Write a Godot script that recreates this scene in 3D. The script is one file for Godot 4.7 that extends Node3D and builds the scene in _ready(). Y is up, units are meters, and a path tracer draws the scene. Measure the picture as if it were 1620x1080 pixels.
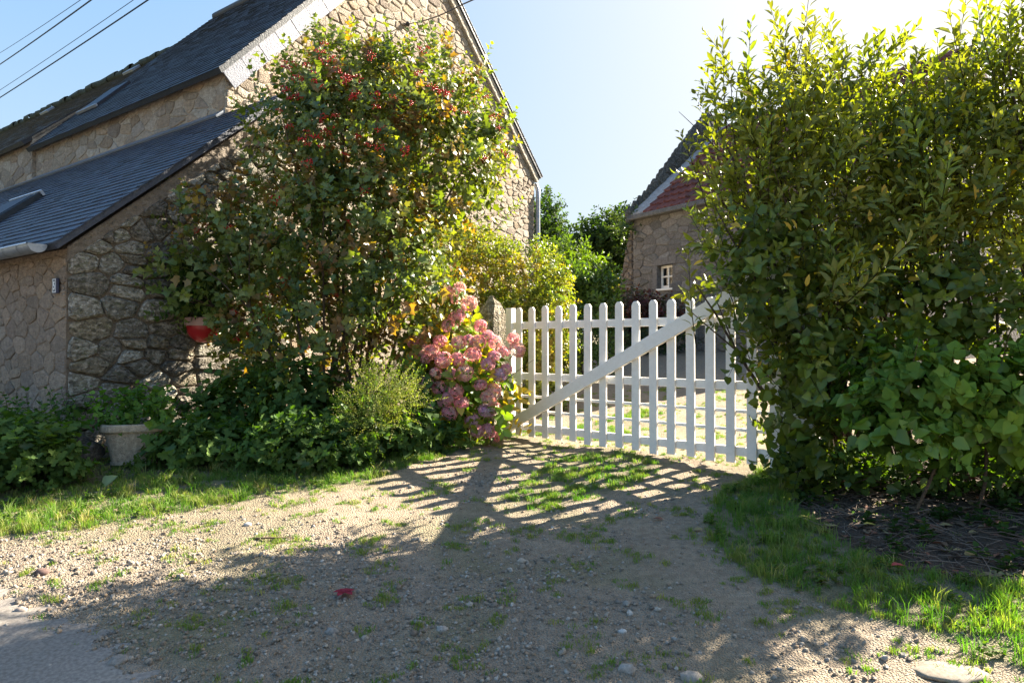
extends Node3D
# A farm lane in front of a white picket gate: stone house on the left, shrubs, hedge on the right.
# x is right, y is up, depth runs along -z. Metres.

const F := 1130.0
const EYE := 1.6
const LEAF := 1.8      # half of the light a leaf takes up passes through it, so its colour is given for both sides together
var rng := RandomNumberGenerator.new()
var taken := {}
var M := {}
var nz := FastNoiseLite.new()
var nz2 := FastNoiseLite.new()

class Geo:
	var v := PackedVector3Array()
	var c := PackedColorArray()
	var i := PackedInt32Array()
	var col := Color.WHITE
	func p(pt: Vector3) -> int:
		v.append(pt)
		c.append(col)
		return v.size() - 1
	func tri(a: int, b: int, d: int) -> void:   # counter-clockwise seen from the front
		i.append(a)
		i.append(d)
		i.append(b)
	func quad(a: int, b: int, d: int, e: int) -> void:
		tri(a, b, d)
		tri(a, d, e)
	func quadp(a: Vector3, b: Vector3, d: Vector3, e: Vector3) -> void:
		var k := v.size()
		p(a); p(b); p(d); p(e)
		quad(k, k + 1, k + 2, k + 3)
	func add(o: Geo, t: Transform3D, tint := Color.WHITE) -> void:
		var k := v.size()
		for q in o.v:
			v.append(t * q)
		for q in o.c:
			c.append(q * tint)
		for q in o.i:
			i.append(q + k)
	func mesh(flat := false) -> ArrayMesh:
		var vv := v
		var cc := c
		var ii := i
		if flat:
			vv = PackedVector3Array()
			cc = PackedColorArray()
			ii = PackedInt32Array()
			for q in i:
				ii.append(vv.size())
				vv.append(v[q])
				cc.append(c[q])
		var n := PackedVector3Array()
		n.resize(vv.size())
		for t in range(0, ii.size(), 3):
			var a := ii[t]
			var b := ii[t + 1]
			var d := ii[t + 2]
			var w := (vv[d] - vv[a]).cross(vv[b] - vv[a])
			n[a] += w
			n[b] += w
			n[d] += w
		for k in n.size():
			n[k] = n[k].normalized() if n[k].length_squared() > 1e-20 else Vector3.UP
		var arr := []
		arr.resize(Mesh.ARRAY_MAX)
		arr[Mesh.ARRAY_VERTEX] = vv
		arr[Mesh.ARRAY_NORMAL] = n
		arr[Mesh.ARRAY_COLOR] = cc
		arr[Mesh.ARRAY_INDEX] = ii
		var m := ArrayMesh.new()
		m.add_surface_from_arrays(Mesh.PRIMITIVE_TRIANGLES, arr)
		return m

# ---------------------------------------------------------------- placing
func V(x: float, y: float, d: float) -> Vector3:
	return Vector3(x, y, -d)

func at(px: float, py: float, d: float) -> Vector3:      # a point of the place at depth d
	return Vector3((px - 810.0) / F * d, EYE + (546.0 - py) / F * d, -d)

func sstep(a: float, b: float, x: float) -> float:
	var t := clampf((x - a) / (b - a), 0.0, 1.0)
	return t * t * (3.0 - 2.0 * t)

func gbase(x: float, d: float) -> float:
	var y: float
	if d < 6.3:
		y = 0.106 * maxf(d, -6.0) - 0.09
	elif d < 8.0:
		y = 0.578 + 0.03 * (d - 6.3)
	elif d < 24.0:
		y = 0.629 + 0.08 * (d - 8.0)
	else:
		y = 1.909 + 0.01 * (minf(d, 120.0) - 24.0)
	y += 0.05 * clampf(x - 0.5, 0.0, 5.0) * sstep(2.0, 4.0, d)
	y += 0.06 * sstep(-2.0, -4.5, x) * sstep(5.0, 6.5, d)
	return y

func road_side(x: float, d: float) -> float:             # > 0 on the lane's verge, < 0 on the tarmac
	return (x + 2.75) * 0.553 + (d - 3.83) * 0.833 + 0.2

func gy(x: float, d: float) -> float:
	var y := gbase(x, d)
	var s := road_side(x, d)
	var k := sstep(0.0, 0.5, s)
	y += k * (0.018 * nz.get_noise_2d(x * 60.0, d * 60.0) + 0.012 * nz.get_noise_2d(x * 260.0 + 90.0, d * 260.0))
	if s < 0.8: y += 0.016 * sstep(-0.2, 0.2, s) * nz.get_noise_2d(x * 420.0, d * 420.0 + 9.0)
	return y - 0.03 * (1.0 - k)

func hit(px: float, py: float) -> Vector2:               # (x, depth) where a line of sight meets the ground
	var d := 2.4
	while d < 60.0:
		var x := (px - 810.0) / F * d
		if EYE + (546.0 - py) / F * d <= gbase(x, d):
			return Vector2(x, d)
		d += 0.01
	return Vector2((px - 810.0) / F * d, d)

func frame(x: float, d: float, dx: float, dd: float, y := 0.0) -> Transform3D:   # u along the wall, up, and out of the wall
	var u := Vector3(dx, 0, -dd).normalized()
	return Transform3D(Basis(u, Vector3.UP, u.cross(Vector3.UP)), Vector3(x, y, -d))

func basis_y(dir: Vector3, spin: float) -> Basis:        # y along dir, turned about it
	var y := dir.normalized()
	var h := Vector3.RIGHT if absf(y.x) < 0.8 else Vector3.BACK
	var x := h.cross(y).normalized().rotated(y, spin)
	return Basis(x, y, x.cross(y))

func rnd(a: float, b: float) -> float:
	return rng.randf_range(a, b)

func rdir() -> Vector3:
	var z := rnd(-1, 1)
	var a := rnd(0, TAU)
	var r := sqrt(1.0 - z * z)
	return Vector3(r * cos(a), z, r * sin(a))

# ---------------------------------------------------------------- nodes
func numbered(n: String) -> String:
	var k: int = taken.get(n, 0)
	taken[n] = k + 1
	return n if k == 0 else "%s_%03d" % [n, k]

func tag(o: Node, label: String, category: String, group := "", kind := "") -> void:
	if label: o.set_meta("label", label)
	if category: o.set_meta("category", category)
	if group: o.set_meta("group", group)
	if kind: o.set_meta("kind", kind)

func thing(called: String, label: String, category: String, where: Vector3, group := "") -> Node3D:
	var o := Node3D.new()
	o.name = numbered(called)
	add_child(o)
	o.position = where
	tag(o, label, category, group)
	return o

func single(called: String, mesh: Mesh, m: Material, label: String, category: String, where := Vector3.ZERO, group := "", kind := "") -> MeshInstance3D:
	var o := MeshInstance3D.new()
	o.name = numbered(called)
	o.mesh = mesh
	o.material_override = m
	add_child(o)
	o.position = where
	tag(o, label, category, group, kind)
	return o

func part(parent: Node3D, called: String, mesh: Mesh, m: Material, t := Transform3D.IDENTITY) -> MeshInstance3D:   # t in world axes for a part of a thing, relative for a sub-part
	var o := MeshInstance3D.new()
	o.name = called
	o.mesh = mesh
	o.material_override = m
	parent.add_child(o, true)
	o.transform = t
	if parent.get_parent() == self and not parent.get_meta("kind", "") == "structure":
		o.position -= parent.position
	return o

func many(parent: Node, called: String, mesh: Mesh, m: Material, xs: Array, cols: Array, stuff := true) -> MultiMeshInstance3D:
	var mm := MultiMesh.new()
	mm.transform_format = MultiMesh.TRANSFORM_3D
	mm.use_colors = true
	mm.mesh = mesh
	mm.instance_count = xs.size()
	var off := Vector3.ZERO
	if parent != self and parent is Node3D:
		off = parent.position
	for k in xs.size():
		var t: Transform3D = xs[k]
		t.origin -= off
		mm.set_instance_transform(k, t)
		mm.set_instance_color(k, cols[k])
	var o := MultiMeshInstance3D.new()
	o.name = called
	o.multimesh = mm
	o.material_override = m
	parent.add_child(o, true)
	if stuff: o.set_meta("kind", "stuff")
	return o

# ---------------------------------------------------------------- textures and materials
func noise_bytes(size: int, freq: float, sd: int, oct := 4, kind := FastNoiseLite.TYPE_SIMPLEX_SMOOTH) -> PackedByteArray:
	var n := FastNoiseLite.new()
	n.noise_type = kind
	n.frequency = freq
	n.seed = sd
	n.fractal_octaves = oct
	var im := n.get_seamless_image(size, size, false, false, 0.1, true)
	im.convert(Image.FORMAT_L8)
	return im.get_data()

func grey_tex(size: int, freq: float, sd: int, oct := 4) -> ImageTexture:
	return ImageTexture.create_from_image(Image.create_from_data(size, size, false, Image.FORMAT_L8, noise_bytes(size, freq, sd, oct)))

func spotted(size: int, a: Color, b: Color, fine: float, blotch: float, spots: Array, sd: int) -> ImageTexture:
	# colours run from a to b with coarse and fine noise; spots: [colour, share 0..1, frequency, strength]
	var n1 := noise_bytes(size, fine, sd, 4)
	var n2 := noise_bytes(size, blotch, sd + 1, 4)
	var ns := []
	for s in spots:
		ns.append(noise_bytes(size, s[2], sd + 7 + ns.size(), 3))
	var out := PackedByteArray()
	out.resize(size * size * 3)
	for k in size * size:
		var t := clampf((n1[k] * 0.55 + n2[k] * 0.75) / 255.0 - 0.15, 0.0, 1.0)
		var q := a.lerp(b, t)
		for j in ns.size():
			var w: float = clampf((ns[j][k] / 255.0 - 1.0 + spots[j][1]) * 9.0, 0.0, 1.0) * spots[j][3]
			if w > 0.0:
				q = q.lerp(spots[j][0], w * (0.6 + 0.4 * n1[k] / 255.0))
		out[k * 3] = int(clampf(q.r, 0, 1) * 255.0)
		out[k * 3 + 1] = int(clampf(q.g, 0, 1) * 255.0)
		out[k * 3 + 2] = int(clampf(q.b, 0, 1) * 255.0)
	return ImageTexture.create_from_image(Image.create_from_data(size, size, false, Image.FORMAT_RGB8, out))

func L(r: float, g: float, b: float) -> Color:
	return Color(r, g, b).linear_to_srgb()

func mat(key: String, color: Color, rough: float, tex: Texture2D = null, scale := 1.0, bump: Texture2D = null, relief := 0.0, vcol := false) -> StandardMaterial3D:
	var m := StandardMaterial3D.new()
	m.resource_name = key
	m.albedo_color = color
	m.roughness = rough
	m.vertex_color_use_as_albedo = vcol
	m.cull_mode = BaseMaterial3D.CULL_DISABLED
	if tex or bump:
		m.uv1_triplanar = true
		m.uv1_world_triplanar = true
		m.uv1_scale = Vector3.ONE * scale
	if tex: m.albedo_texture = tex
	if bump:
		m.heightmap_enabled = true
		m.heightmap_texture = bump
		m.heightmap_scale = relief
	M[key] = m
	return m

func leafmat(key: String, rough: float, through: Color, spec := 0.5) -> StandardMaterial3D:
	var m := mat(key, Color.WHITE, rough, null, 1.0, null, 0.0, true)
	m.backlight_enabled = true
	m.backlight = through
	m.metallic_specular = spec
	return m

func make_materials() -> void:
	var fine := grey_tex(512, 0.06, 3, 5)
	var rough := grey_tex(512, 0.03, 5, 5)
	var granite := spotted(512, Color(0.62, 0.60, 0.58), Color(1, 1, 0.99), 0.11, 0.018, [[Color(0.42, 0.41, 0.38), 0.33, 0.035, 0.6], [Color(1, 0.99, 0.93), 0.30, 0.05, 0.7]], 11)
	var lichen := spotted(512, Color(0.42, 0.41, 0.37), Color(0.86, 0.84, 0.78), 0.10, 0.02, [[Color(0.22, 0.21, 0.20), 0.40, 0.022, 0.85], [Color(1, 1, 0.98), 0.42, 0.02, 0.95], [Color(0.42, 0.45, 0.25), 0.33, 0.015, 0.6]], 23)
	mat("stone", Color.WHITE, 0.95, granite, 1.6, fine, 2.0, true)
	mat("lichen_stone", Color.WHITE, 0.95, lichen, 1.5, fine, 2.0, true)
	mat("mortar", Color.WHITE, 0.97, granite, 1.1, rough, 2.5, true)
	var slate := spotted(512, Color(0.72, 0.74, 0.8), Color(1, 1, 1), 0.05, 0.015, [[Color(0.75, 0.78, 0.68), 0.28, 0.03, 0.5]], 31)
	mat("slate", Color.WHITE, 0.5, slate, 1.2, fine, 0.6, true).metallic_specular = 0.32
	var tile := spotted(512, Color(0.7, 0.66, 0.64), Color(1, 1, 1), 0.08, 0.02, [[Color(0.45, 0.42, 0.4), 0.33, 0.03, 0.7]], 41)
	mat("tile", Color.WHITE, 0.85, tile, 1.0, fine, 0.8, true)
	var wood := spotted(512, Color(0.93, 0.92, 0.91), Color(1, 1, 1), 0.06, 0.02, [[Color(0.80, 0.79, 0.74), 0.25, 0.05, 0.5]], 51)
	mat("white_paint", L(0.86, 0.84, 0.80), 0.45, wood, 1.5, fine, 0.12)
	mat("metal", L(0.30, 0.32, 0.34), 0.42, slate, 2.0).metallic = 0.6
	mat("zinc", L(0.42, 0.44, 0.46), 0.45, slate, 2.0).metallic = 0.55
	mat("bright_metal", L(0.72, 0.74, 0.78), 0.3, slate, 2.0).metallic = 0.7
	mat("cable", L(0.02, 0.02, 0.022), 0.6)
	var earth := spotted(1024, Color(0.72, 0.69, 0.66), Color(1, 1, 1), 0.12, 0.015, [[Color(0.55, 0.52, 0.5), 0.30, 0.09, 0.6], [Color(1, 1, 1), 0.28, 0.11, 0.8]], 61)
	mat("ground", Color.WHITE, 0.97, earth, 0.9, grey_tex(1024, 0.07, 63, 5), 2.2, true)
	mat("tarmac", Color.WHITE, 0.93, spotted(512, Color(0.6, 0.59, 0.58), Color(1, 1, 1), 0.45, 0.03, [[Color(0.4, 0.4, 0.4), 0.32, 0.4, 0.8], [Color(1, 0.98, 0.95), 0.3, 0.35, 0.8]], 71), 2.6, grey_tex(512, 0.45, 73, 2), 0.3, true)
	mat("pebble", Color.WHITE, 0.9, granite, 5.0, null, 0.0, true)
	mat("litter", Color.WHITE, 0.9, null, 1, null, 0, true)
	mat("bark", Color.WHITE, 0.9, spotted(256, Color(0.6, 0.58, 0.55), Color(1, 1, 1), 0.1, 0.03, [[Color(0.45, 0.5, 0.38), 0.35, 0.04, 0.6]], 81), 3.0, fine, 1.5, true)
	mat("red_bowl", L(0.36, 0.018, 0.022), 0.28)
	mat("pink_rim", L(0.42, 0.26, 0.22), 0.6)
	mat("pot_stone", L(0.58, 0.49, 0.38), 0.9, granite, 2.5, fine, 0.6)
	mat("plate_blue", L(0.02, 0.024, 0.06), 0.3)
	mat("plate_white", L(0.78, 0.78, 0.78), 0.4)
	mat("berry", Color.WHITE, 0.25, null, 1, null, 0, true)
	mat("petal", Color.WHITE, 0.8, null, 1, null, 0, true)
	M.petal.backlight_enabled = true
	M.petal.backlight = Color(1.0, 0.85, 0.85)
	var g := StandardMaterial3D.new()
	g.albedo_color = Color(0.05, 0.06, 0.07, 0.35)
	g.transparency = BaseMaterial3D.TRANSPARENCY_ALPHA
	g.roughness = 0.05
	M.glass = g
	leafmat("leaf", 0.36, Color(1.0, 1.0, 0.32))
	leafmat("leaf_soft", 0.65, Color(0.9, 1.0, 0.32), 0.2)
	leafmat("grass", 0.5, Color(0.8, 1.0, 0.4), 0.4)

# ---------------------------------------------------------------- shapes
func tube(g: Geo, pts: Array, r0: float, r1: float, sides := 6) -> void:
	var base := g.v.size()
	var prev := Vector3.ZERO
	for k in pts.size():
		var d: Vector3 = (pts[mini(k + 1, pts.size() - 1)] - pts[maxi(k - 1, 0)]).normalized()
		if prev == Vector3.ZERO:
			prev = d.cross(Vector3(0.31, 0.2, 0.93)).normalized()
		prev = (prev - d * prev.dot(d)).normalized()
		var q := d.cross(prev)
		var r := lerpf(r0, r1, float(k) / maxf(1.0, pts.size() - 1.0))
		for s in sides:
			var a := TAU * s / sides
			g.p(pts[k] + (prev * cos(a) + q * sin(a)) * r)
	for k in pts.size() - 1:
		for s in sides:
			var a := base + k * sides + s
			var b := base + k * sides + (s + 1) % sides
			g.quad(a, b, b + sides, a + sides)

func box(g: Geo, t: Transform3D, lo: Vector3, hi: Vector3, bevel := 0.0) -> void:
	prism(g, t, PackedVector2Array([Vector2(lo.x, lo.y), Vector2(hi.x, lo.y), Vector2(hi.x, hi.y), Vector2(lo.x, hi.y)]), lo.z, hi.z, bevel)

func prism(g: Geo, t: Transform3D, poly: PackedVector2Array, z0: float, z1: float, bevel := 0.0) -> void:   # poly counter-clockwise, extruded from z0 to z1; bevelled edges at both ends
	var n := poly.size()
	var rings := []
	var inner := poly
	if bevel > 0.0:
		var off := Geometry2D.offset_polygon(poly, -bevel, Geometry2D.JOIN_MITER)
		if off.size() == 1 and off[0].size() == n:
			inner = off[0]
			var best := 0
			for k in n:
				if inner[k].distance_squared_to(poly[0]) < inner[best].distance_squared_to(poly[0]):
					best = k
			var turned := PackedVector2Array()
			for k in n:
				turned.append(inner[(best + k) % n])
			inner = turned
		else:
			bevel = 0.0
	var spec := [[inner, z0], [poly, z0 + bevel], [poly, z1 - bevel], [inner, z1]] if bevel > 0.0 else [[poly, z0], [poly, z1]]
	for s in spec:
		var ring := []
		for q in s[0]:
			ring.append(g.p(t * Vector3(q.x, q.y, s[1])))
		rings.append(ring)
	for k in rings.size() - 1:
		for j in n:
			g.quad(rings[k][j], rings[k][(j + 1) % n], rings[k + 1][(j + 1) % n], rings[k + 1][j])
	var fan := Geometry2D.triangulate_polygon(inner)
	var last: Array = rings[rings.size() - 1]
	for k in range(0, fan.size(), 3):
		var a := inner[fan[k]]
		var b := inner[fan[k + 1]]
		var c := inner[fan[k + 2]]
		if (b - a).cross(c - a) > 0:
			g.tri(last[fan[k]], last[fan[k + 1]], last[fan[k + 2]])
			g.tri(rings[0][fan[k]], rings[0][fan[k + 2]], rings[0][fan[k + 1]])
		else:
			g.tri(last[fan[k]], last[fan[k + 2]], last[fan[k + 1]])
			g.tri(rings[0][fan[k]], rings[0][fan[k + 1]], rings[0][fan[k + 2]])

func lathe(g: Geo, t: Transform3D, prof: Array, sides := 28, a0 := 0.0, a1 := TAU) -> void:    # prof: Vector2(radius, height) from the bottom up
	var base := g.v.size()
	var closed := absf(a1 - a0 - TAU) < 0.001
	var n := sides if closed else sides + 1
	for q in prof:
		for s in n:
			var a := a0 + (a1 - a0) * s / sides
			g.p(t * Vector3(cos(a) * q.x, q.y, -sin(a) * q.x))
	for k in prof.size() - 1:
		for s in sides:
			var b := (s + 1) % n
			g.quad(base + k * n + s, base + k * n + b, base + (k + 1) * n + b, base + (k + 1) * n + s)

func ball(g: Geo, c: Vector3, r: Vector3, rings := 5, segs := 8, wob := 0.0, sd := 0.0) -> void:
	var base := g.v.size()
	for k in rings + 1:
		var f := PI * k / rings
		for s in segs:
			var a := TAU * s / segs
			var d := Vector3(sin(f) * cos(a), cos(f), sin(f) * sin(a))
			var w := 1.0
			if wob > 0.0:
				w += wob * nz.get_noise_3d(d.x * 70 + sd, d.y * 70 + sd * 1.7, d.z * 70 - sd)
			g.p(c + d * r * w)
	for k in rings:
		for s in segs:
			var b := (s + 1) % segs
			g.quad(base + k * segs + s, base + k * segs + b, base + (k + 1) * segs + b, base + (k + 1) * segs + s)

# ---------------------------------------------------------------- stonework
func clip(poly: PackedVector2Array, m: Vector2, n: Vector2) -> PackedVector2Array:   # the side of the line through m that n points away from
	var out := PackedVector2Array()
	var s := poly.size()
	for k in s:
		var a := poly[k]
		var b := poly[(k + 1) % s]
		var da := (a - m).dot(n)
		var db := (b - m).dot(n)
		if da <= 0.0: out.append(a)
		if (da < 0.0 and db > 0.0) or (da > 0.0 and db < 0.0):
			out.append(a + (b - a) * (da / (da - db)))
	return out

func rubble(outline: PackedVector2Array, w: float, h: float, sd: int, quoin := 0.0, holes := []) -> Array:   # cells of irregular stones inside a convex outline
	rng.seed = sd
	var lo := outline[0]
	var hi := outline[0]
	for q in outline:
		lo = lo.min(q)
		hi = hi.max(q)
	var asp := w / h
	var seeds := PackedVector2Array()
	var y := lo.y
	var row := 0
	while y < hi.y:
		var rh := h * rnd(0.5, 1.5)
		var x := lo.x + rnd(-0.3, 0.2) * w
		if quoin > 0.0:
			seeds.append(Vector2(lo.x + quoin * (0.3 if row % 2 == 0 else 0.52), y + rh * 0.5))
			x = lo.x + quoin * (0.72 if row % 2 == 0 else 1.08)
		while x < hi.x + w:
			var rw := w * rnd(0.4, 1.8)
			if rng.randf() < 0.22:
				seeds.append(Vector2(x + rw * 0.3, y + rh * 0.22))
				seeds.append(Vector2(x + rw * 0.4, y + rh * 0.8))
			else:
				seeds.append(Vector2(x + rw * 0.5, y + rh * (0.5 + rnd(-0.3, 0.3))))
			x += rw
		y += rh
		row += 1
	var cells := []
	var reach := (w * 2.6) * (w * 2.6)
	for k in seeds.size():
		var q := seeds[k]
		var poly := outline
		var ok := true
		for j in seeds.size():
			if j == k: continue
			var dv := seeds[j] - q
			var sv := Vector2(dv.x, dv.y * asp)
			if sv.length_squared() > reach: continue
			poly = clip(poly, q + dv * 0.5, Vector2(dv.x, dv.y * asp * asp).normalized())
			if poly.size() < 3:
				ok = false
				break
		if not ok: continue
		var mid := Vector2.ZERO
		for e in poly: mid += e
		mid /= poly.size()
		var area := 0.0
		for e in poly.size():
			area += poly[e].cross(poly[(e + 1) % poly.size()]) * 0.5
		if absf(area) < w * h * 0.08: continue
		for r in holes:
			if r.grow(-0.01).has_point(mid): ok = false
		if ok: cells.append([poly, mid, absf(area)])
	return cells

func mirrored(cells: Array) -> Array:                    # the same stones with the wall running the other way
	var out := []
	for c in cells:
		var p := PackedVector2Array()
		for k in c[0].size():
			var q: Vector2 = c[0][c[0].size() - 1 - k]
			p.append(Vector2(-q.x, q.y))
		out.append([p, Vector2(-c[1].x, c[1].y), c[2]])
	return out

func stone_mesh(cell: Array, gap: float, proud: float, color: Color, soft := 1) -> Geo:
	var mid: Vector2 = cell[1]
	var size := sqrt(cell[2])
	var poly: PackedVector2Array = cell[0]
	var pts := PackedVector2Array()
	for q in poly:                                        # drop near-coincident corners
		if pts.is_empty() or q.distance_to(pts[pts.size() - 1]) > size * 0.12:
			pts.append(q)
	for k in soft:                                        # cut the corners once
		var cut := PackedVector2Array()
		for j in pts.size():
			var a := pts[j]
			var b := pts[(j + 1) % pts.size()]
			cut.append(a.lerp(b, rnd(0.06, 0.28)))
			cut.append(a.lerp(b, rnd(0.72, 0.94)))
		pts = cut
	var sh := 1.0 - gap / maxf(size, 0.05)
	var g := Geo.new()
	g.col = color
	var n := pts.size()
	for k in n:
		var q := mid + (pts[k] - mid) * sh * rnd(0.98, 1.04)
		g.p(Vector3(q.x, q.y, -0.02))
	for k in n:
		var q := mid + (pts[k] - mid) * sh * rnd(0.93, 1.05)
		g.p(Vector3(q.x, q.y, proud * rnd(0.35, 0.7)))
	for k in n:
		var q := mid + (pts[k] - mid) * sh * rnd(0.76, 0.9)
		g.p(Vector3(q.x, q.y, proud * rnd(0.8, 1.15)))
	var c := g.p(Vector3(mid.x, mid.y, proud * rnd(0.9, 1.3)))
	for k in n:
		var b := (k + 1) % n
		g.quad(k, b, n + b, n + k)
		g.quad(n + k, n + b, 2 * n + b, 2 * n + k)
		g.tri(2 * n + k, 2 * n + b, c)
	return g

func lay_stones(wall: Node3D, t: Transform3D, cells: Array, gap: float, proud: float, pal: Array, m: Material, seen: Callable, most := 300, called := "stone") -> void:
	# the stones that show become parts, the others one joined part; t is relative to the wall part
	rng.seed = cells.size() * 7 + 1
	var rest := Geo.new()
	var n := 0
	for cell in cells:
		var col: Color = pal[rng.randi() % pal.size()]
		col = col * rnd(0.8, 1.2)
		col.a = 1.0
		var g := stone_mesh(cell, gap * rnd(0.6, 1.4), proud * rnd(0.5, 1.4), col)
		if n < most and seen.call(cell[1]):
			part(wall, called, g.mesh(true), m, t)
			n += 1
		else:
			rest.add(g, Transform3D.IDENTITY)
	if rest.v.size() > 0:
		var o := part(wall, "stonework", rest.mesh(true), m, t)
		o.set_meta("kind", "stuff")

# ---------------------------------------------------------------- leaves
func leaf(g: Geo, base: Vector3, dir: Vector3, nor: Vector3, ln: float, hw: float, kind: int, tint := Color.WHITE) -> void:
	var d := dir.normalized()
	var n := (nor - d * nor.dot(d)).normalized()
	var s := d.cross(n)
	g.col = tint
	if kind == 0:      # lance shaped, folded along the midrib, tip bent down
		var a := g.p(base)
		var st := [[0.3, 0.85, 0.03], [0.66, 0.8, -0.02]]
		var ids := []
		for q in st:
			var c: Vector3 = base + d * ln * q[0] + n * ln * q[2]
			var i0 := g.p(c + s * hw * q[1] + n * hw * 0.3)
			var i2 := g.p(c - s * hw * q[1] + n * hw * 0.3)
			g.col = tint * 1.3
			ids.append([i0, g.p(c), i2])
			g.col = tint
		var e := g.p(base + d * ln - n * ln * 0.14)
		g.tri(a, ids[0][1], ids[0][0])
		g.tri(a, ids[0][2], ids[0][1])
		g.quad(ids[0][0], ids[0][1], ids[1][1], ids[1][0])
		g.quad(ids[0][1], ids[0][2], ids[1][2], ids[1][1])
		g.tri(ids[1][0], ids[1][1], e)
		g.tri(ids[1][1], ids[1][2], e)
		return
	var out: Array
	match kind:
		1: out = [[0.0, 0.0], [0.02, 0.55], [0.3, 0.62], [0.5, 1.0], [0.58, 0.5], [1.0, 0.0]]                       # three lobes
		2: out = [[0.0, 0.0], [-0.1, 0.3], [-0.07, 0.65], [0.1, 0.9], [0.33, 1.0], [0.5, 0.76], [0.66, 0.62], [0.84, 0.3], [1.0, 0.0]]        # ivy, heart shaped with shallow lobes
		3: out = [[0.06, 0.0], [-0.1, 0.45], [0.05, 1.0], [0.3, 0.62], [0.55, 1.0], [0.6, 0.45], [0.92, 0.5], [1.0, 0.0]]   # deeply cut, palmate
		_: out = [[0.0, 0.0], [0.1, 0.55], [0.4, 1.0], [0.75, 0.72], [1.0, 0.0]]                                     # oval
	g.col = tint * 1.3
	var c := g.p(base + d * ln * 0.36 - n * hw * 0.16)
	g.col = tint
	var left := []
	var right := []
	for q in out:
		var lift: float = 0.34 * q[1] * q[1] * hw - 0.22 * ln * q[0] * q[0]
		left.append(g.p(base + d * ln * q[0] + s * hw * q[1] + n * lift))
		right.append(g.p(base + d * ln * q[0] - s * hw * q[1] + n * lift) if q[1] != 0.0 else left[left.size() - 1])
	for k in out.size() - 1:
		g.tri(c, left[k + 1], left[k])
		g.tri(c, right[k], right[k + 1])

func twig(ln: float, count: int, kind: int, ll: float, hw: float, open: float, stem: float, sd: int, stem_col: Color, droop := 0.0) -> ArrayMesh:
	rng.seed = sd
	var g := Geo.new()
	g.col = stem_col
	var pts := []
	var bend := Vector3(rnd(-0.12, 0.12), 0, rnd(-0.12, 0.12))
	for k in 4:
		var t := k / 3.0
		pts.append(Vector3(0, ln * t, 0) + bend * ln * t * t)
	if stem > 0.0:
		tube(g, pts, stem, stem * 0.4, 3)
	for k in count:
		var t := 0.08 + 0.92 * (k + rnd(0.0, 0.6)) / count
		var base := Vector3(0, ln * t, 0) + bend * ln * t * t
		var a := k * 2.4 + rnd(-0.5, 0.5)
		var op := open * (1.15 - 0.55 * t) + rnd(-0.2, 0.2)
		var dir := Vector3(cos(a) * sin(op), cos(op) - droop, sin(a) * sin(op)).normalized()
		var sz := rnd(0.7, 1.12) * (1.0 - 0.35 * maxf(0.0, t - 0.75) * 4.0)
		var b := rnd(0.78, 1.2)
		var st := base + dir * ll * 0.15
		leaf(g, st, dir, (Vector3.UP + rdir() * 0.35), ll * sz, hw * sz, kind, Color(b * rnd(0.92, 1.1), b, b * rnd(0.8, 1.1)))
	return g.mesh()

func scatter(lobes: Array, n: int, shell: float, sd: int, keep_out := 0.0) -> Array:   # [point, outward]; lobes: [centre, radii]
	rng.seed = sd
	var total := 0.0
	var acc := []
	for l in lobes:
		total += pow(l[1].x * l[1].y * l[1].z, 0.7)
		acc.append(total)
	var out := []
	while out.size() < n:
		var r := rng.randf() * total
		var k := 0
		while acc[k] < r: k += 1
		var l: Array = lobes[k]
		var d := rdir()
		var rr := pow(rng.randf(), shell)
		var q: Vector3 = l[0] + d * l[1] * rr
		if q.y < gbase(q.x, -q.z) + 0.02: continue
		if keep_out > 0.0:
			var deep := false
			for j in lobes.size():
				if j != k and ((q - lobes[j][0]) / lobes[j][1]).length() < keep_out:
					deep = true
					break
			if deep: continue
		out.append([q, (d / l[1]).normalized()])
	return out

func foliage(parent: Node3D, called: String, meshes: Array, m: Material, pts: Array, pal: Array, up: float, wild: float, s0: float, s1: float, sd: int) -> void:
	rng.seed = sd
	var xs := []
	var cs := []
	for k in meshes.size():
		xs.append([])
		cs.append([])
	for q in pts:
		var k := rng.randi() % meshes.size()
		var dir: Vector3 = (q[1] + Vector3.UP * up + rdir() * wild).normalized()
		xs[k].append(Transform3D(basis_y(dir, rnd(0, TAU)).scaled(Vector3.ONE * rnd(s0, s1)), q[0]))
		var t := clampf(0.5 + 0.9 * nz2.get_noise_3d(q[0].x * 40, q[0].y * 40, q[0].z * 40) + rnd(-0.35, 0.35), 0.0, 0.999)
		var c: Color = pal[int(t * pal.size())]
		var b := rnd(0.75, 1.25)
		cs[k].append(Color(c.r * b * LEAF, c.g * b * LEAF, c.b * b * LEAF))
	for k in meshes.size():
		if xs[k].size() > 0:
			many(parent, called, meshes[k], m, xs[k], cs[k])

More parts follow.
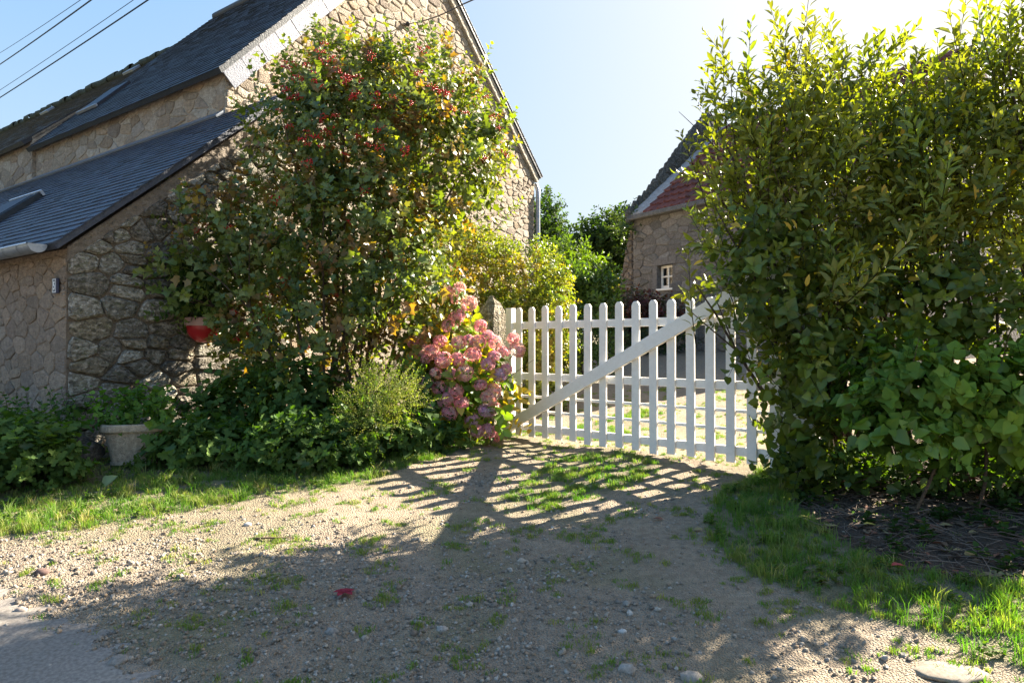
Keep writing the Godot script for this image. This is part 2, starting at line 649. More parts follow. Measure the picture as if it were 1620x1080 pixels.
func stems(parent: Node3D, called: String, base: Vector3, spread: float, tips: Array, r: float, col: Color, n_join := 1) -> void:
	for tip in tips:
		var g := Geo.new()
		g.col = col * rnd(0.8, 1.2)
		var b := base + Vector3(rnd(-spread, spread), 0, rnd(-spread, spread))
		b.y = gbase(b.x, -b.z) - 0.04
		var pts := []
		var side := Vector3(rnd(-0.15, 0.15), 0, rnd(-0.15, 0.15))
		for k in 6:
			var t := k / 5.0
			pts.append(b.lerp(tip, t) + side * sin(t * PI) + Vector3.UP * 0.12 * sin(t * PI) + rdir() * 0.02)
		tube(g, pts, r * rnd(0.7, 1.2), r * 0.25, 6)
		for j in n_join:
			var t0 := 2 + rng.randi() % 3
			var s: Vector3 = pts[t0]
			var e: Vector3 = s + (tip - b).normalized() * rnd(0.3, 0.7) + rdir() * 0.35
			tube(g, [s, s.lerp(e, 0.5) + rdir() * 0.04, e], r * 0.45, r * 0.12, 4)
		part(parent, called, g.mesh(), M.bark)

func front_leaves(parent: Node3D, lobes: Array, n: int, kind: int, ll: float, hw: float, pal: Array, sd: int, lo_y := -9.0, hi_y := 99.0) -> void:   # single leaves on the side that faces the lane
	rng.seed = sd
	var shapes := []
	for k in 4:
		var g := Geo.new()
		leaf(g, Vector3.ZERO, Vector3(0, 1, 0), Vector3(0, 0, 1), ll * (0.85 + 0.1 * k), hw * (0.85 + 0.1 * k), kind, Color(0.9 + 0.05 * k, 1, 0.9))
		shapes.append(g.mesh())
	var mats := []
	for c in pal:
		var m: StandardMaterial3D = M.leaf.duplicate()
		m.albedo_color = Color(c.r * LEAF, c.g * LEAF, c.b * LEAF).linear_to_srgb()
		mats.append(m)
	var done := 0
	var tries := 0
	while done < n and tries < n * 40:
		tries += 1
		var l: Array = lobes[rng.randi() % lobes.size()]
		var d := rdir()
		var q: Vector3 = l[0] + d * l[1] * rnd(0.93, 1.05)
		var out: Vector3 = (d / l[1]).normalized()
		if out.dot((V(0, EYE, 0) - q).normalized()) < 0.35: continue
		if q.y < maxf(lo_y, gbase(q.x, -q.z) + 0.1) or q.y > hi_y: continue
		var inside := false
		for j in lobes:
			if j != l and ((q - j[0]) / j[1]).length() < 0.9: inside = true
		if inside: continue
		var hang: Vector3 = (Vector3.DOWN * rnd(-0.3, 0.8) + out * 0.6 + rdir() * 0.7).normalized()
		var nn: Vector3 = (out + Vector3.UP * rnd(0.0, 0.9) + rdir() * 0.3)
		nn = (nn - hang * nn.dot(hang)).normalized()
		var b := Basis(hang.cross(nn), hang, nn)
		part(parent, "leaf", shapes[rng.randi() % 4], mats[rng.randi() % mats.size()], Transform3D(b.scaled(Vector3.ONE * rnd(0.8, 1.15)), q))
		done += 1

# ---------------------------------------------------------------- ground
var zones := {}

func zone(pts: Array) -> PackedVector2Array:
	var out := PackedVector2Array()
	for q in pts: out.append(hit(q[0], q[1]))
	return out

func inside(name_: String, x: float, d: float) -> bool:
	return Geometry2D.is_point_in_polygon(Vector2(x, d), zones[name_])

func make_zones() -> void:
	zones.verge_left = zone([[-260, 850], [0, 852], [170, 832], [330, 800], [480, 778], [600, 757], [700, 722], [800, 690], [880, 682], [700, 680], [560, 715], [330, 722], [140, 745], [-260, 770]])
	zones.patch = zone([[795, 790], [850, 815], [930, 790], [1010, 765], [1065, 733], [960, 712], [900, 718], [850, 745]])
	zones.verge_right = zone([[1225, 737], [1150, 765], [1108, 830], [1140, 872], [1200, 915], [1300, 955], [1400, 985], [1500, 1020], [1620, 1060], [1900, 1100], [1900, 960], [1620, 925], [1450, 905], [1330, 858], [1262, 805], [1270, 760]])
	zones.soil = zone([[1250, 745], [1262, 805], [1330, 858], [1450, 905], [1620, 925], [1900, 960], [2400, 900], [2400, 720], [1620, 690], [1300, 700]])
	zones.yard_grass = zone([[840, 690], [1010, 648], [1060, 655], [960, 668], [1010, 690], [1030, 706], [950, 700]])
	zones.bed_left = zone([[-400, 790], [0, 800], [120, 770], [330, 745], [590, 742], [760, 700], [790, 670], [500, 640], [-400, 660]])

func bare(x: float, d: float) -> float:
	return nz.get_noise_2d(x * 45.0 + 300.0, d * 45.0)

func gravelly(x: float, d: float) -> float:             # how much loose stone lies here
	var a := 0.8 * sstep(4.9, 3.7, d + 0.12 * x) * lerpf(1.0, 0.3, sstep(0.1, 0.9, x))
	a = maxf(a, 0.8 * exp(-pow((x + 0.28) / 0.35, 2) - pow((d - 5.75) / 0.45, 2)))
	a = maxf(a, 0.45 * exp(-pow((x + 0.1) / 0.7, 2) - pow((d - 4.5) / 0.35, 2)))
	a += 0.18 * sstep(7.0, 5.0, d)
	return clampf(a + 0.55 * nz.get_noise_2d(x * 75.0, d * 110.0 + 40.0), 0.0, 1.0)

func grassy(x: float, d: float) -> float:
	var a := 0.0
	if inside("verge_left", x, d): a = 1.0
	elif inside("verge_right", x, d): a = 1.0
	elif inside("patch", x, d): a = 0.75
	elif inside("yard_grass", x, d): a = 0.8
	elif inside("soil", x, d): return 0.05
	elif d > 8.6: a = 0.10
	elif road_side(x, d) > 0.25: a = 0.17 + 0.25 * sstep(-0.2, -1.8, x) * sstep(3.4, 4.6, d)
	return a

func soil_color(x: float, d: float) -> Color:
	var n := bare(x, d)
	var sand := Color(0.43, 0.345, 0.245).lerp(Color(0.35, 0.285, 0.21), clampf(0.5 + n, 0, 1))
	var grit := Color(0.33, 0.275, 0.21)
	var c := sand.lerp(grit, gravelly(x, d) * 0.9)
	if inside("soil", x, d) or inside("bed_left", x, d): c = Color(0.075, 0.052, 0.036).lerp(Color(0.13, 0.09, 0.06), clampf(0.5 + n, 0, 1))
	var gr := grassy(x, d)
	if gr > 0.4:
		c = c.lerp(Color(0.15, 0.16, 0.06), 0.65 * gr)
	elif gr > 0.12 and d < 9.0:
		c = c.lerp(Color(0.25, 0.235, 0.12), clampf(gr * 0.5 + n * 0.9, 0.0, 0.6))
	if d > 12.0:
		c = c.lerp(Color(0.2, 0.2, 0.09), sstep(12.0, 26.0, d))
	return c

func build_ground() -> void:
	var xs := []
	var ds := []
	var x := -400.0
	while x < 400.0:
		xs.append(x)
		x += 0.05 if x > -4.6 and x < 3.6 else maxf(0.16, (absf(x) - 3.6) * 0.25)
	var d := -60.0
	while d < 500.0:
		ds.append(d)
		d += 0.05 if d > 2.6 and d < 7.6 else (0.1 if d >= 7.6 and d < 12.0 else maxf(0.15, (absf(d) - 3.0) * 0.12))
	var g := Geo.new()
	for dd in ds:
		for xx in xs:
			g.col = soil_color(xx, dd) if absf(xx) < 20.0 and dd < 40.0 else Color(0.2, 0.2, 0.09)
			g.p(V(xx, gy(xx, dd), dd))
	var w := xs.size()
	for k in ds.size() - 1:
		for j in w - 1:
			var a := k * w + j
			g.quad(a, a + 1, a + w + 1, a + w)
	single("ground", g.mesh(), M.ground, "sandy drive and yard ground with patches of gravel", "", Vector3.ZERO, "", "structure")
	# the lane: a strip of worn tarmac with a ragged edge
	g = Geo.new()
	var ux := Vector2(0.833, -0.553)
	var nx := Vector2(0.553, 0.833)
	var o := Vector2(-2.75, 3.83)
	rng.seed = 5
	for k in 321:
		var s := -16.0 + k * 0.1
		var edge := 0.3
		for j in 13:
			var t := edge - (0.0 if j == 0 else 0.02 + 4.6 * pow((j - 1) / 11.0, 1.5))
			var q := o + ux * s + nx * t
			var sh := 0.9 + 0.2 * nz.get_noise_2d(q.x * 60, q.y * 60)
			g.col = Color(0.40, 0.36, 0.315) * sh
			var yy := gbase(q.x, q.y) - 0.017
			g.p(V(q.x, yy, q.y))
	for k in 320:
		for j in 12:
			var a := k * 13 + j
			g.quad(a, a + 1, a + 14, a + 13)
	single("road", g.mesh(), M.tarmac, "worn grey tarmac lane at the lower left corner", "", Vector3.ZERO, "", "structure")

func blade_tuft(n: int, h: float, spread: float, sd: int) -> ArrayMesh:
	rng.seed = sd
	var g := Geo.new()
	for k in n:
		var a := rnd(0, TAU)
		var b := Vector3(cos(a), 0, sin(a)) * rnd(0, spread)
		var lean := Vector3(rnd(-1, 1), 0, rnd(-1, 1)) * 0.55
		var hh := h * rnd(0.45, 1.1)
		var w := rnd(0.0016, 0.0032)
		var s := Vector3(rnd(-1, 1), 0, rnd(-1, 1)).normalized() * w
		var t := rnd(0.75, 1.25)
		g.col = Color(t * rnd(0.85, 1.25), t, t * 0.9)
		var m := b + (Vector3.UP + lean * 0.35) * hh * 0.55
		var e := b + (Vector3.UP * 0.92 + lean) * hh
		var i0 := g.p(b - s); var i1 := g.p(b + s); var i2 := g.p(m + s * 0.8); var i3 := g.p(m - s * 0.8); var i4 := g.p(e)
		g.quad(i0, i1, i2, i3)
		g.tri(i3, i2, i4)
	return g.mesh()

func build_ground_cover() -> void:
	# grass
	var short := [blade_tuft(16, 0.045, 0.035, 1), blade_tuft(16, 0.06, 0.04, 2)]
	var long := [blade_tuft(18, 0.09, 0.04, 3), blade_tuft(16, 0.12, 0.05, 4)]
	var pal := [Color(0.08, 0.135, 0.028), Color(0.10, 0.16, 0.034), Color(0.13, 0.17, 0.042), Color(0.17, 0.175, 0.055)]
	var lists := {"grass_left": [[], [], [], [], [], [], [], []], "grass_right": [[], [], [], [], [], [], [], []], "grass_drive": [[], [], [], [], [], [], [], []]}
	rng.seed = 77
	for k in 130000:
		var x := rnd(-6.0, 5.0)
		var d := pow(rng.randf(), 1.0) * 8.6 + 2.3
		if road_side(x, d) < 0.05: continue
		var a := grassy(x, d)
		var n := nz.get_noise_2d(x * 130.0 + 11.0, d * 130.0)
		var keep := 0.0
		var key := "grass_drive"
		if a >= 0.95:
			keep = 0.6 + 0.8 * n
			key = "grass_right" if x > 0.5 else "grass_left"
			if inside("bed_left", x, d): keep *= 0.35
		elif a > 0.5:
			keep = 0.5 + 1.6 * n
		elif a > 0.05:
			keep = maxf(0.0, n * 1.7 - 0.28 + a * 0.7) * 0.7
		else:
			keep = 0.03
		if rng.randf() > keep: continue
		var sz := rnd(0.5, 1.0)
		var lng := a >= 0.95 and (rng.randf() < (0.3 if key == "grass_right" else 0.2))
		var v := rng.randi() % 2 + (2 if lng else 0)
		var b := Basis(Vector3.UP, rnd(0, TAU)).scaled(Vector3(sz, sz * rnd(0.7, 1.15) * (1.0 if a > 0.5 else 0.75), sz))
		var c: Color = pal[clampi(int((0.45 + n * 0.8 + rnd(-0.35, 0.35)) * 4.0), 0, 3)]
		if rng.randf() < 0.1: c = Color(0.26, 0.22, 0.09)
		lists[key][v].append(Transform3D(b, V(x, gy(x, d) - 0.004, d)))
		lists[key][v + 4].append(Color(c.r * 1.7, c.g * 1.7, c.b * 1.7))
	var labels := {"grass_left": "bright sunlit grass verge in front of the house plants", "grass_right": "shaded green grass verge beside the right hedge", "grass_drive": "thin tufts of grass growing through the drive"}
	for key in lists:
		var root := Node3D.new()
		root.name = key if key == "grass_drive" else "grass_verge" if not taken.has("grass_verge") else "grass_verge_001"
		taken["grass_verge"] = 1
		add_child(root)
		tag(root, labels[key], "grass", "", "stuff")
		for v in 4:
			if lists[key][v].size() > 0:
				many(root, "grass_tufts", (short + long)[v], M.grass, lists[key][v], lists[key][v + 4])
	# loose stones on the drive
	var shapes := []
	for k in 4:
		var g := Geo.new()
		ball(g, Vector3.ZERO, Vector3(1, 0.62, 0.8), 4, 6, 0.9, k * 13.0)
		shapes.append(g.mesh(k % 2 == 0))
	var gx := [[], [], [], []]
	var gc := [[], [], [], []]
	rng.seed = 91
	var tones := [Color(0.40, 0.35, 0.29), Color(0.34, 0.285, 0.225), Color(0.46, 0.40, 0.33), Color(0.25, 0.215, 0.18), Color(0.40, 0.30, 0.21), Color(0.52, 0.48, 0.43)]
	for k in 120000:
		var x := rnd(-4.4, 3.4)
		var d := rnd(2.4, 7.4)
		var side := road_side(x, d)
		if side < 0.2 and rng.randf() > 0.05 + 0.5 * exp(-absf(side - 0.2) * 5.0): continue
		var q := gravelly(x, d)
		if inside("soil", x, d) or inside("verge_right", x, d): q = 0.03
		if inside("bed_left", x, d): q = 0.02
		if inside("verge_left", x, d): q *= 0.15
		if rng.randf() > q * q * 1.1 + 0.015: continue
		var r := 0.0035 + 0.011 * pow(rng.randf(), 4.0)
		if rng.randf() < 0.008: r = rnd(0.014, 0.024)
		var v := rng.randi() % 4
		var b := Basis.from_euler(Vector3(rnd(-0.5, 0.5), rnd(0, TAU), rnd(-0.5, 0.5))).scaled(Vector3.ONE * r)
		gx[v].append(Transform3D(b, V(x, gy(x, d) + r * 0.18, d)))
		gc[v].append(tones[rng.randi() % 6] * rnd(0.75, 1.15))
	var root := Node3D.new()
	root.name = "gravel"
	add_child(root)
	tag(root, "loose grey and tan gravel strewn over the drive", "gravel", "", "stuff")
	for v in 4:
		many(root, "pebbles", shapes[v], M.pebble, gx[v], gc[v])
	# dead leaves and twigs under the hedge
	var lf := Geo.new()
	leaf(lf, Vector3.ZERO, Vector3(1, 0.15, 0), Vector3.UP, 0.07, 0.024, 4)
	var tw := Geo.new()
	tube(tw, [Vector3(-0.12, 0, 0), Vector3(0, 0.012, 0.02), Vector3(0.13, 0.004, 0)], 0.003, 0.002, 4)
	var lx := []; var lc := []; var tx := []; var tc := []
	rng.seed = 17
	for k in 9000:
		var x := rnd(1.0, 6.0)
		var d := rnd(2.6, 7.0)
		var s := inside("soil", x, d)
		if not s and rng.randf() > 0.006: continue
		var b := Basis.from_euler(Vector3(rnd(-0.4, 0.4), rnd(0, TAU), rnd(-0.4, 0.4))).scaled(Vector3.ONE * rnd(0.5, 1.1))
		if rng.randf() < 0.45:
			lx.append(Transform3D(b, V(x, gy(x, d) + 0.01, d)))
			lc.append([Color(0.12, 0.07, 0.04), Color(0.17, 0.11, 0.06), Color(0.08, 0.055, 0.035), Color(0.26, 0.19, 0.08), Color(0.2, 0.08, 0.045)][rng.randi() % 5])
		elif s:
			tx.append(Transform3D(b, V(x, gy(x, d) + 0.01, d)))
			tc.append(Color(0.14, 0.1, 0.075) * rnd(0.6, 1.5))
	root = Node3D.new()
	root.name = "leaf_litter"
	add_child(root)
	tag(root, "dead leaves and twigs on the bare soil under the right hedge", "leaf litter", "", "stuff")
	many(root, "dead_leaves", lf.mesh(), M.litter, lx, lc)
	many(root, "fallen_twigs", tw.mesh(), M.litter, tx, tc)
	# low weeds in both verges
	var wd := twig(0.06, 5, 2, 0.04, 0.018, 1.2, 0.001, 61, Color(0.08, 0.07, 0.03))
	var wx := []; var wc := []
	var vx := []; var vc := []
	for k in 9000:
		var x := rnd(-5.0, 3.4)
		var d := rnd(2.6, 7.0)
		if not (inside("verge_left", x, d) or inside("verge_right", x, d)): continue
		if nz.get_noise_2d(x * 150.0 + 7.0, d * 150.0) < rnd(-0.1, 0.4): continue
		vx.append(Transform3D(Basis(Vector3.UP, rnd(0, TAU)).scaled(Vector3.ONE * rnd(0.4, 0.9)), V(x, gy(x, d), d)))
		vc.append([Color(0.09, 0.15, 0.035), Color(0.12, 0.18, 0.05), Color(0.15, 0.18, 0.05)][rng.randi() % 3] * rnd(0.8, 1.3))
	for k in 2600:
		var x := rnd(1.8, 5.5)
		var d := rnd(3.6, 6.2)
		if not inside("soil", x, d): continue
		if nz.get_noise_2d(x * 110.0, d * 110.0) < rnd(0.0, 0.35): continue
		wx.append(Transform3D(Basis(Vector3.UP, rnd(0, TAU)).scaled(Vector3.ONE * rnd(0.6, 1.3)), V(x, gy(x, d), d)))
		wc.append(Color(0.05, 0.09, 0.025) * rnd(0.7, 1.4))
	root = Node3D.new()
	root.name = "ivy_ground_cover"
	add_child(root)
	tag(root, "small creeping ivy leaves on the soil below the hedge", "ivy", "", "stuff")
	many(root, "ivy_sprigs", wd, M.leaf_soft, wx, wc)
	root = Node3D.new()
	root.name = "verge_weeds"
	add_child(root)
	tag(root, "small broad leaved weeds scattered through both grass verges", "weeds", "", "stuff")
	many(root, "weed_sprigs", wd, M.leaf_soft, vx, vc)

func loose_things() -> void:
	# single stones and leaves that stand out on the drive
	var spots := [[392, 833, 0.028, "white pebble on the sunny sand near the left grass verge", Color(0.7, 0.68, 0.65)], [826, 889, 0.030, "pale tan pebble alone in the shade below the gate shadow", Color(0.55, 0.47, 0.38)], [35, 959, 0.035, "rounded brown stone on the gravel at the tarmac edge", Color(0.42, 0.36, 0.32)], [68, 905, 0.045, "dark reddish clod of rock in sunny gravel at far left", Color(0.22, 0.14, 0.12)], [985, 1002, 0.022, "white angular stone in a fleck of sun on shaded gravel", Color(0.65, 0.63, 0.6)], [525, 998, 0.035, "flat blue grey stone in the shaded gravel left of centre", Color(0.36, 0.34, 0.31)], [700, 994, 0.03, "round pale stone in the shaded gravel right of centre", Color(0.55, 0.5, 0.45)], [190, 1040, 0.05, "flat grey stone half buried at the tarmac edge", Color(0.36, 0.32, 0.28)], [1094, 1072, 0.05, "broad pale stone at the bottom edge of the drive", Color(0.42, 0.38, 0.33)], [992, 1062, 0.04, "light grey stone among the gravel at the bottom edge", Color(0.46, 0.43, 0.39)]]
	var k := 0
	for s in spots:
		var g := Geo.new()
		g.col = s[4]
		ball(g, Vector3.ZERO, Vector3(1, 0.55, 0.75) * s[2], 6, 9, 0.5, k * 7.7)
		var q := hit(s[0], s[1])
		single("loose_stone", g.mesh(), M.pebble, s[3], "stone", V(q.x, gy(q.x, q.y) + s[2] * 0.05, q.y), "loose stones on the drive")
		k += 1
	var g := Geo.new()   # flat slab at the lower right
	var q := hit(1500, 1062)
	g.col = Color(0.36, 0.31, 0.25)
	ball(g, Vector3.ZERO, Vector3(0.15, 0.02, 0.1), 6, 20, 0.3, 5.0)
	single("flat_stone", g.mesh(), M.pebble, "flat tan stone slab set in the grass at the lower right corner", "stone", V(q.x, gbase(q.x, q.y) - 0.004, q.y))
	g = Geo.new()
	for j in 5:
		var a := j * 1.25 - 0.6
		leaf(g, Vector3(0, 0.012, 0), Vector3(cos(a), 0.22, sin(a)), Vector3.UP, 0.06, 0.022, 4, Color(0.34, 0.035, 0.06))
	q = hit(545, 943)
	single("red_leaf", g.mesh(), M.petal, "fallen crimson leaf lying on the shaded gravel", "leaf", V(q.x, gy(q.x, q.y) + 0.008, q.y))
	g = Geo.new()
	leaf(g, Vector3.ZERO, Vector3(0.7, 0.6, 0.2), Vector3(-0.5, 0.6, 0.8), 0.11, 0.05, 2, Color(0.3, 0.36, 0.2))
	q = hit(165, 772)
	var pl := single("pale_leaf", g.mesh(), M.leaf_soft, "large pale leaf standing up in the sunlit grass below the pot", "leaf", V(q.x, gy(q.x, q.y) + 0.03, q.y))
	pl.rotation.y = 0.3
	var fl := [[1250, 772, "yellow leaf lying on the grass tip beside the gate"], [1262, 826, "yellow leaf fallen where grass meets bare soil"], [1365, 838, "yellowed leaf curled on the dark soil under the hedge"], [1408, 905, "small red leaf on the dark soil above the verge"]]
	for s in fl:
		g = Geo.new()
		leaf(g, Vector3.ZERO, Vector3(1, 0.25, 0.2), Vector3.UP, 0.075, 0.026, 4, Color(0.42, 0.3, 0.05) if s[2].contains("yellow") else Color(0.3, 0.05, 0.04))
		q = hit(s[0], s[1])
		single("fallen_leaf", g.mesh(), M.litter, s[2], "leaf", V(q.x, gy(q.x, q.y) + 0.03, q.y), "leaves fallen from the hedge")
	g = Geo.new()
	g.col = Color(0.14, 0.09, 0.06)
	tube(g, [Vector3(-0.12, 0, 0), Vector3(0, 0.008, 0.01), Vector3(0.14, 0.002, -0.02)], 0.008, 0.004, 5)
	q = hit(425, 853)
	single("stick", g.mesh(), M.litter, "thin brown stick lying on the sunny sand", "stick", V(q.x, gy(q.x, q.y) + 0.008, q.y))

# ---------------------------------------------------------------- buildings
func slates(t: Transform3D, u0: float, u1: float, len_: float, w: float, expose: float, col: Color, sd: int) -> Geo:
	# overlapping slates on a slope: local x along the roof, y up the slope, z out of it
	rng.seed = sd
	var g := Geo.new()
	var rows := int(len_ / expose)
	for r in rows:
		var y := r * expose
		var x := u0 + (0.5 * w if r % 2 else 0.0) - w * 0.5
		while x < u1:
			var a := maxf(x, u0)
			var b := minf(x + w - 0.004, u1)
			x += w
			if b - a < 0.02: continue
			var s := rnd(0.75, 1.2)
			g.col = Color(col.r * s, col.g * s, col.b * s * rnd(0.95, 1.05))
			var z := 0.016 + rnd(-0.002, 0.004)
			var top := minf(y + expose * 1.25, len_)
			var dy := rnd(-0.006, 0.004)
			var k := g.v.size()
			g.p(t * Vector3(a, y + dy, z)); g.p(t * Vector3(b, y + dy, z + rnd(-0.002, 0.002))); g.p(t * Vector3(b, top, 0.004)); g.p(t * Vector3(a, top, 0.004))
			g.p(t * Vector3(a, y + dy, 0.0)); g.p(t * Vector3(b, y + dy, 0.0))
			g.quad(k, k + 1, k + 2, k + 3)
			g.quad(k + 4, k + 5, k + 1, k)
			g.tri(k + 4, k, k + 3)
			g.tri(k + 5, k + 2, k + 1)
	return g

const STONE_HOUSE := [Color(0.47, 0.40, 0.32), Color(0.52, 0.45, 0.37), Color(0.42, 0.35, 0.28), Color(0.56, 0.50, 0.42), Color(0.48, 0.38, 0.28), Color(0.38, 0.32, 0.265), Color(0.51, 0.455, 0.39)]
const STONE_PINK := [Color(0.40, 0.315, 0.245), Color(0.43, 0.335, 0.255), Color(0.37, 0.295, 0.23), Color(0.44, 0.34, 0.25), Color(0.40, 0.325, 0.26)]
const STONE_GREY := [Color(0.42, 0.40, 0.37), Color(0.48, 0.46, 0.43), Color(0.36, 0.33, 0.30), Color(0.40, 0.35, 0.29), Color(0.30, 0.28, 0.26), Color(0.52, 0.5, 0.47)]

func slope(t: Transform3D, u: float, v: float, up: Vector2) -> Transform3D:   # a frame on a roof plane: x runs into the building (-w), y up the slope, z outward; u, v: eave point in the gable's frame
	var ydir := (t.basis.x * up.x + Vector3.UP * up.y).normalized()
	var xdir := t.basis.z if up.x > 0 else -t.basis.z
	return Transform3D(Basis(xdir, ydir, xdir.cross(ydir)), t * Vector3(u, v, 0))

func build_lean_to() -> void:
	var f := frame(-4.06, 6.5, 0.6, 0.8)
	var th := thing("stone_lean_to", "low stone lean-to with slate roof, gutter and rubble end wall at the left edge", "outbuilding", V(-4.06, 0.5, 6.5))
	var g := Geo.new()
	g.col = Color(0.33, 0.26, 0.195)
	prism(g, f, PackedVector2Array([Vector2(0, 0.2), Vector2(2.33, 0.2), Vector2(2.33, 4.44), Vector2(0, 2.48)]), -9.0, 0.0)
	var wall := part(th, "wall", g.mesh(true), M.mortar)
	var rel := Transform3D(f.basis, f.origin)
	var end_out := PackedVector2Array([Vector2(0.0, 0.45), Vector2(2.33, 0.45), Vector2(2.33, 4.25), Vector2(0.0, 2.40)])
	var cells := rubble(end_out, 0.25, 0.17, 41, 0.42)
	g = Geo.new()
	g.col = Color(0.21, 0.165, 0.125)
	prism(g, f, end_out, 0.0, 0.006)
	part(wall, "joint_fill", g.mesh(true), M.mortar)
	lay_stones(wall, rel, cells, 0.014, 0.05, STONE_GREY, M.lichen_stone, func(_q): return true)
	# the big dark stones near the corner
	var ff := Transform3D(f.basis.rotated(Vector3.UP, -PI / 2), f.origin)   # along the eave, corner at u = 0, the wall runs to negative u
	ff = frame(-4.06, 6.5, 0.8, -0.6)
	var fr_out := PackedVector2Array([Vector2(0.0, 0.45), Vector2(3.4, 0.45), Vector2(3.4, 2.42), Vector2(0.0, 2.42)])
	cells = mirrored(rubble(fr_out, 0.25, 0.165, 52, 0.36))
	lay_stones(wall, ff, cells, 0.006, 0.013, STONE_PINK, M.stone, func(q): return q.x > -2.2)
	# rendered band under the rake
	g = Geo.new()
	g.col = Color(0.25, 0.215, 0.18)
	prism(g, f, PackedVector2Array([Vector2(0.0, 2.36), Vector2(2.33, 4.22), Vector2(2.33, 4.46), Vector2(0.0, 2.5)]), 0.0, 0.035, 0.01)
	part(wall, "render_band", g.mesh(true), M.mortar)
	# roof
	var sl := slope(f, -0.14, 2.50, Vector2(2.33, 1.95))
	var rl := 2.5 * sqrt(1.0 + 0.837 * 0.837) * 0.99
	g = Geo.new()
	g.col = Color(0.075, 0.085, 0.105)
	box(g, sl, Vector3(-9.0, 0, -0.05), Vector3(0.1, rl, 0.0))
	var roof := part(th, "roof", g.mesh(true), M.slate)
	var sg := slates(sl, -9.0, 0.11, rl, 0.22, 0.11, Color(0.068, 0.078, 0.10), 7)
	part(roof, "slate_courses", sg.mesh(true), M.slate).set_meta("kind", "stuff")
	g = Geo.new()
	g.col = Color(0.16, 0.19, 0.26)
	box(g, sl, Vector3(-9.0, rl - 0.14, 0.012), Vector3(-1.27, rl + 0.02, 0.04))
	part(roof, "lead_flashing", g.mesh(true), M.metal)
	# roof window
	g = Geo.new()
	g.col = Color(0.05, 0.055, 0.06)
	box(g, sl, Vector3(-4.9, 1.0, 0.0), Vector3(-3.85, 1.75, 0.09), 0.01)
	var sk := part(roof, "roof_window", g.mesh(true), M.slate)
	g = Geo.new()
	g.col = Color(0.03, 0.035, 0.05)
	box(g, sl, Vector3(-4.84, 1.07, 0.092), Vector3(-3.91, 1.68, 0.098))
	g.col = Color(0.03, 0.035, 0.05)
	part(th, "window_pane", g.mesh(true), M.slate)
	g = Geo.new()
	box(g, sl, Vector3(-4.92, 1.75, 0.02), Vector3(-3.82, 1.785, 0.105), 0.004)
	part(th, "window_flashing", g.mesh(true), M.bright_metal)
	sk.set_meta("label", "raised roof window with a bright metal top edge")
	# gutter: half pipe hung along the eave
	var et := frame(-4.06 - 0.6 * 0.16 - 0.07 * 0.6, 6.5 - 0.8 * 0.16 - 0.07 * 0.8, 0.8, -0.6, 2.50)
	g = Geo.new()
	var prof := []
	for k in 13:
		var a := PI + PI * k / 12.0
		prof.append(Vector2(cos(a) * 0.078, sin(a) * 0.078))
	var n := prof.size()
	for z in [-8.5, -0.02]:
		for q in prof: g.p(et * Vector3(z, q.y, q.x))
	for k in n - 1: g.quad(k, k + 1, n + k + 1, n + k)
	for z in [-8.5, -0.02]:
		for q in prof: g.p(et * Vector3(z, q.y * 0.95 + 0.002, q.x * 0.95))
	for k in n - 1: g.quad(2 * n + k, 3 * n + k, 3 * n + k + 1, 2 * n + k + 1)
	var gut := part(th, "gutter", g.mesh(), M.zinc)
	g = Geo.new()
	var capp := PackedVector2Array()
	for q in prof: capp.append(Vector2(q.x, q.y))
	prism(g, Transform3D(Basis(et.basis.z, Vector3.UP, -et.basis.x), et * Vector3(-0.02, 0, 0)), capp, -0.012, 0.004)
	part(gut, "end_cap", g.mesh(true), M.zinc)
	for z in [-0.28, -0.62, -1.3, -2.0]:
		g = Geo.new()
		for zz in [z - 0.012, z + 0.012]:
			for q in prof: g.p(et * Vector3(zz, q.y * 1.05, q.x * 1.05))
		for k in n - 1: g.quad(k, k + 1, n + k + 1, n + k)
		part(gut, "gutter_bracket", g.mesh(), M.metal)
	g = Geo.new()
	g.col = Color.WHITE
	tube(g, [et * Vector3(-8.5, 0.0, 0.078), et * Vector3(-0.02, 0.0, 0.078)], 0.009, 0.009, 6)
	part(gut, "rolled_edge", g.mesh(), M.bright_metal)
	# house number plate on the eave wall beside the corner
	var pt := Transform3D(ff.basis, ff * Vector3(-0.13, 2.145, 0.045))
	var pl := thing("house_number_plate", "small dark blue enamel number plate on the wall corner under the gutter", "sign", pt.origin)
	g = Geo.new()
	box(g, pt, Vector3(-0.042, -0.068, -0.02), Vector3(0.042, 0.068, 0.008), 0.003)
	var pb := part(pl, "plate", g.mesh(true), M.plate_blue)
	g = Geo.new()
	for r in [[-0.035, 0.056, 0.035, 0.061], [-0.035, -0.061, 0.035, -0.056], [-0.035, -0.056, -0.030, 0.056], [0.030, -0.056, 0.035, 0.056]]:
		box(g, pt, Vector3(r[0], r[1], 0.006), Vector3(r[2], r[3], 0.0095))
	part(pl, "border", g.mesh(true), M.plate_white)
	var tm := TextMesh.new()
	tm.text = "5"
	var sf := SystemFont.new()
	sf.font_names = PackedStringArray(["Droid Sans"])
	sf.font_weight = 700
	tm.font = sf
	tm.font_size = 64
	tm.pixel_size = 0.0014
	tm.depth = 0.004
	part(pl, "numeral", tm, M.plate_white, Transform3D(pt.basis.scaled_local(Vector3(0.75, 1.15, 1)), pt * Vector3(0, 0, 0.0095)))

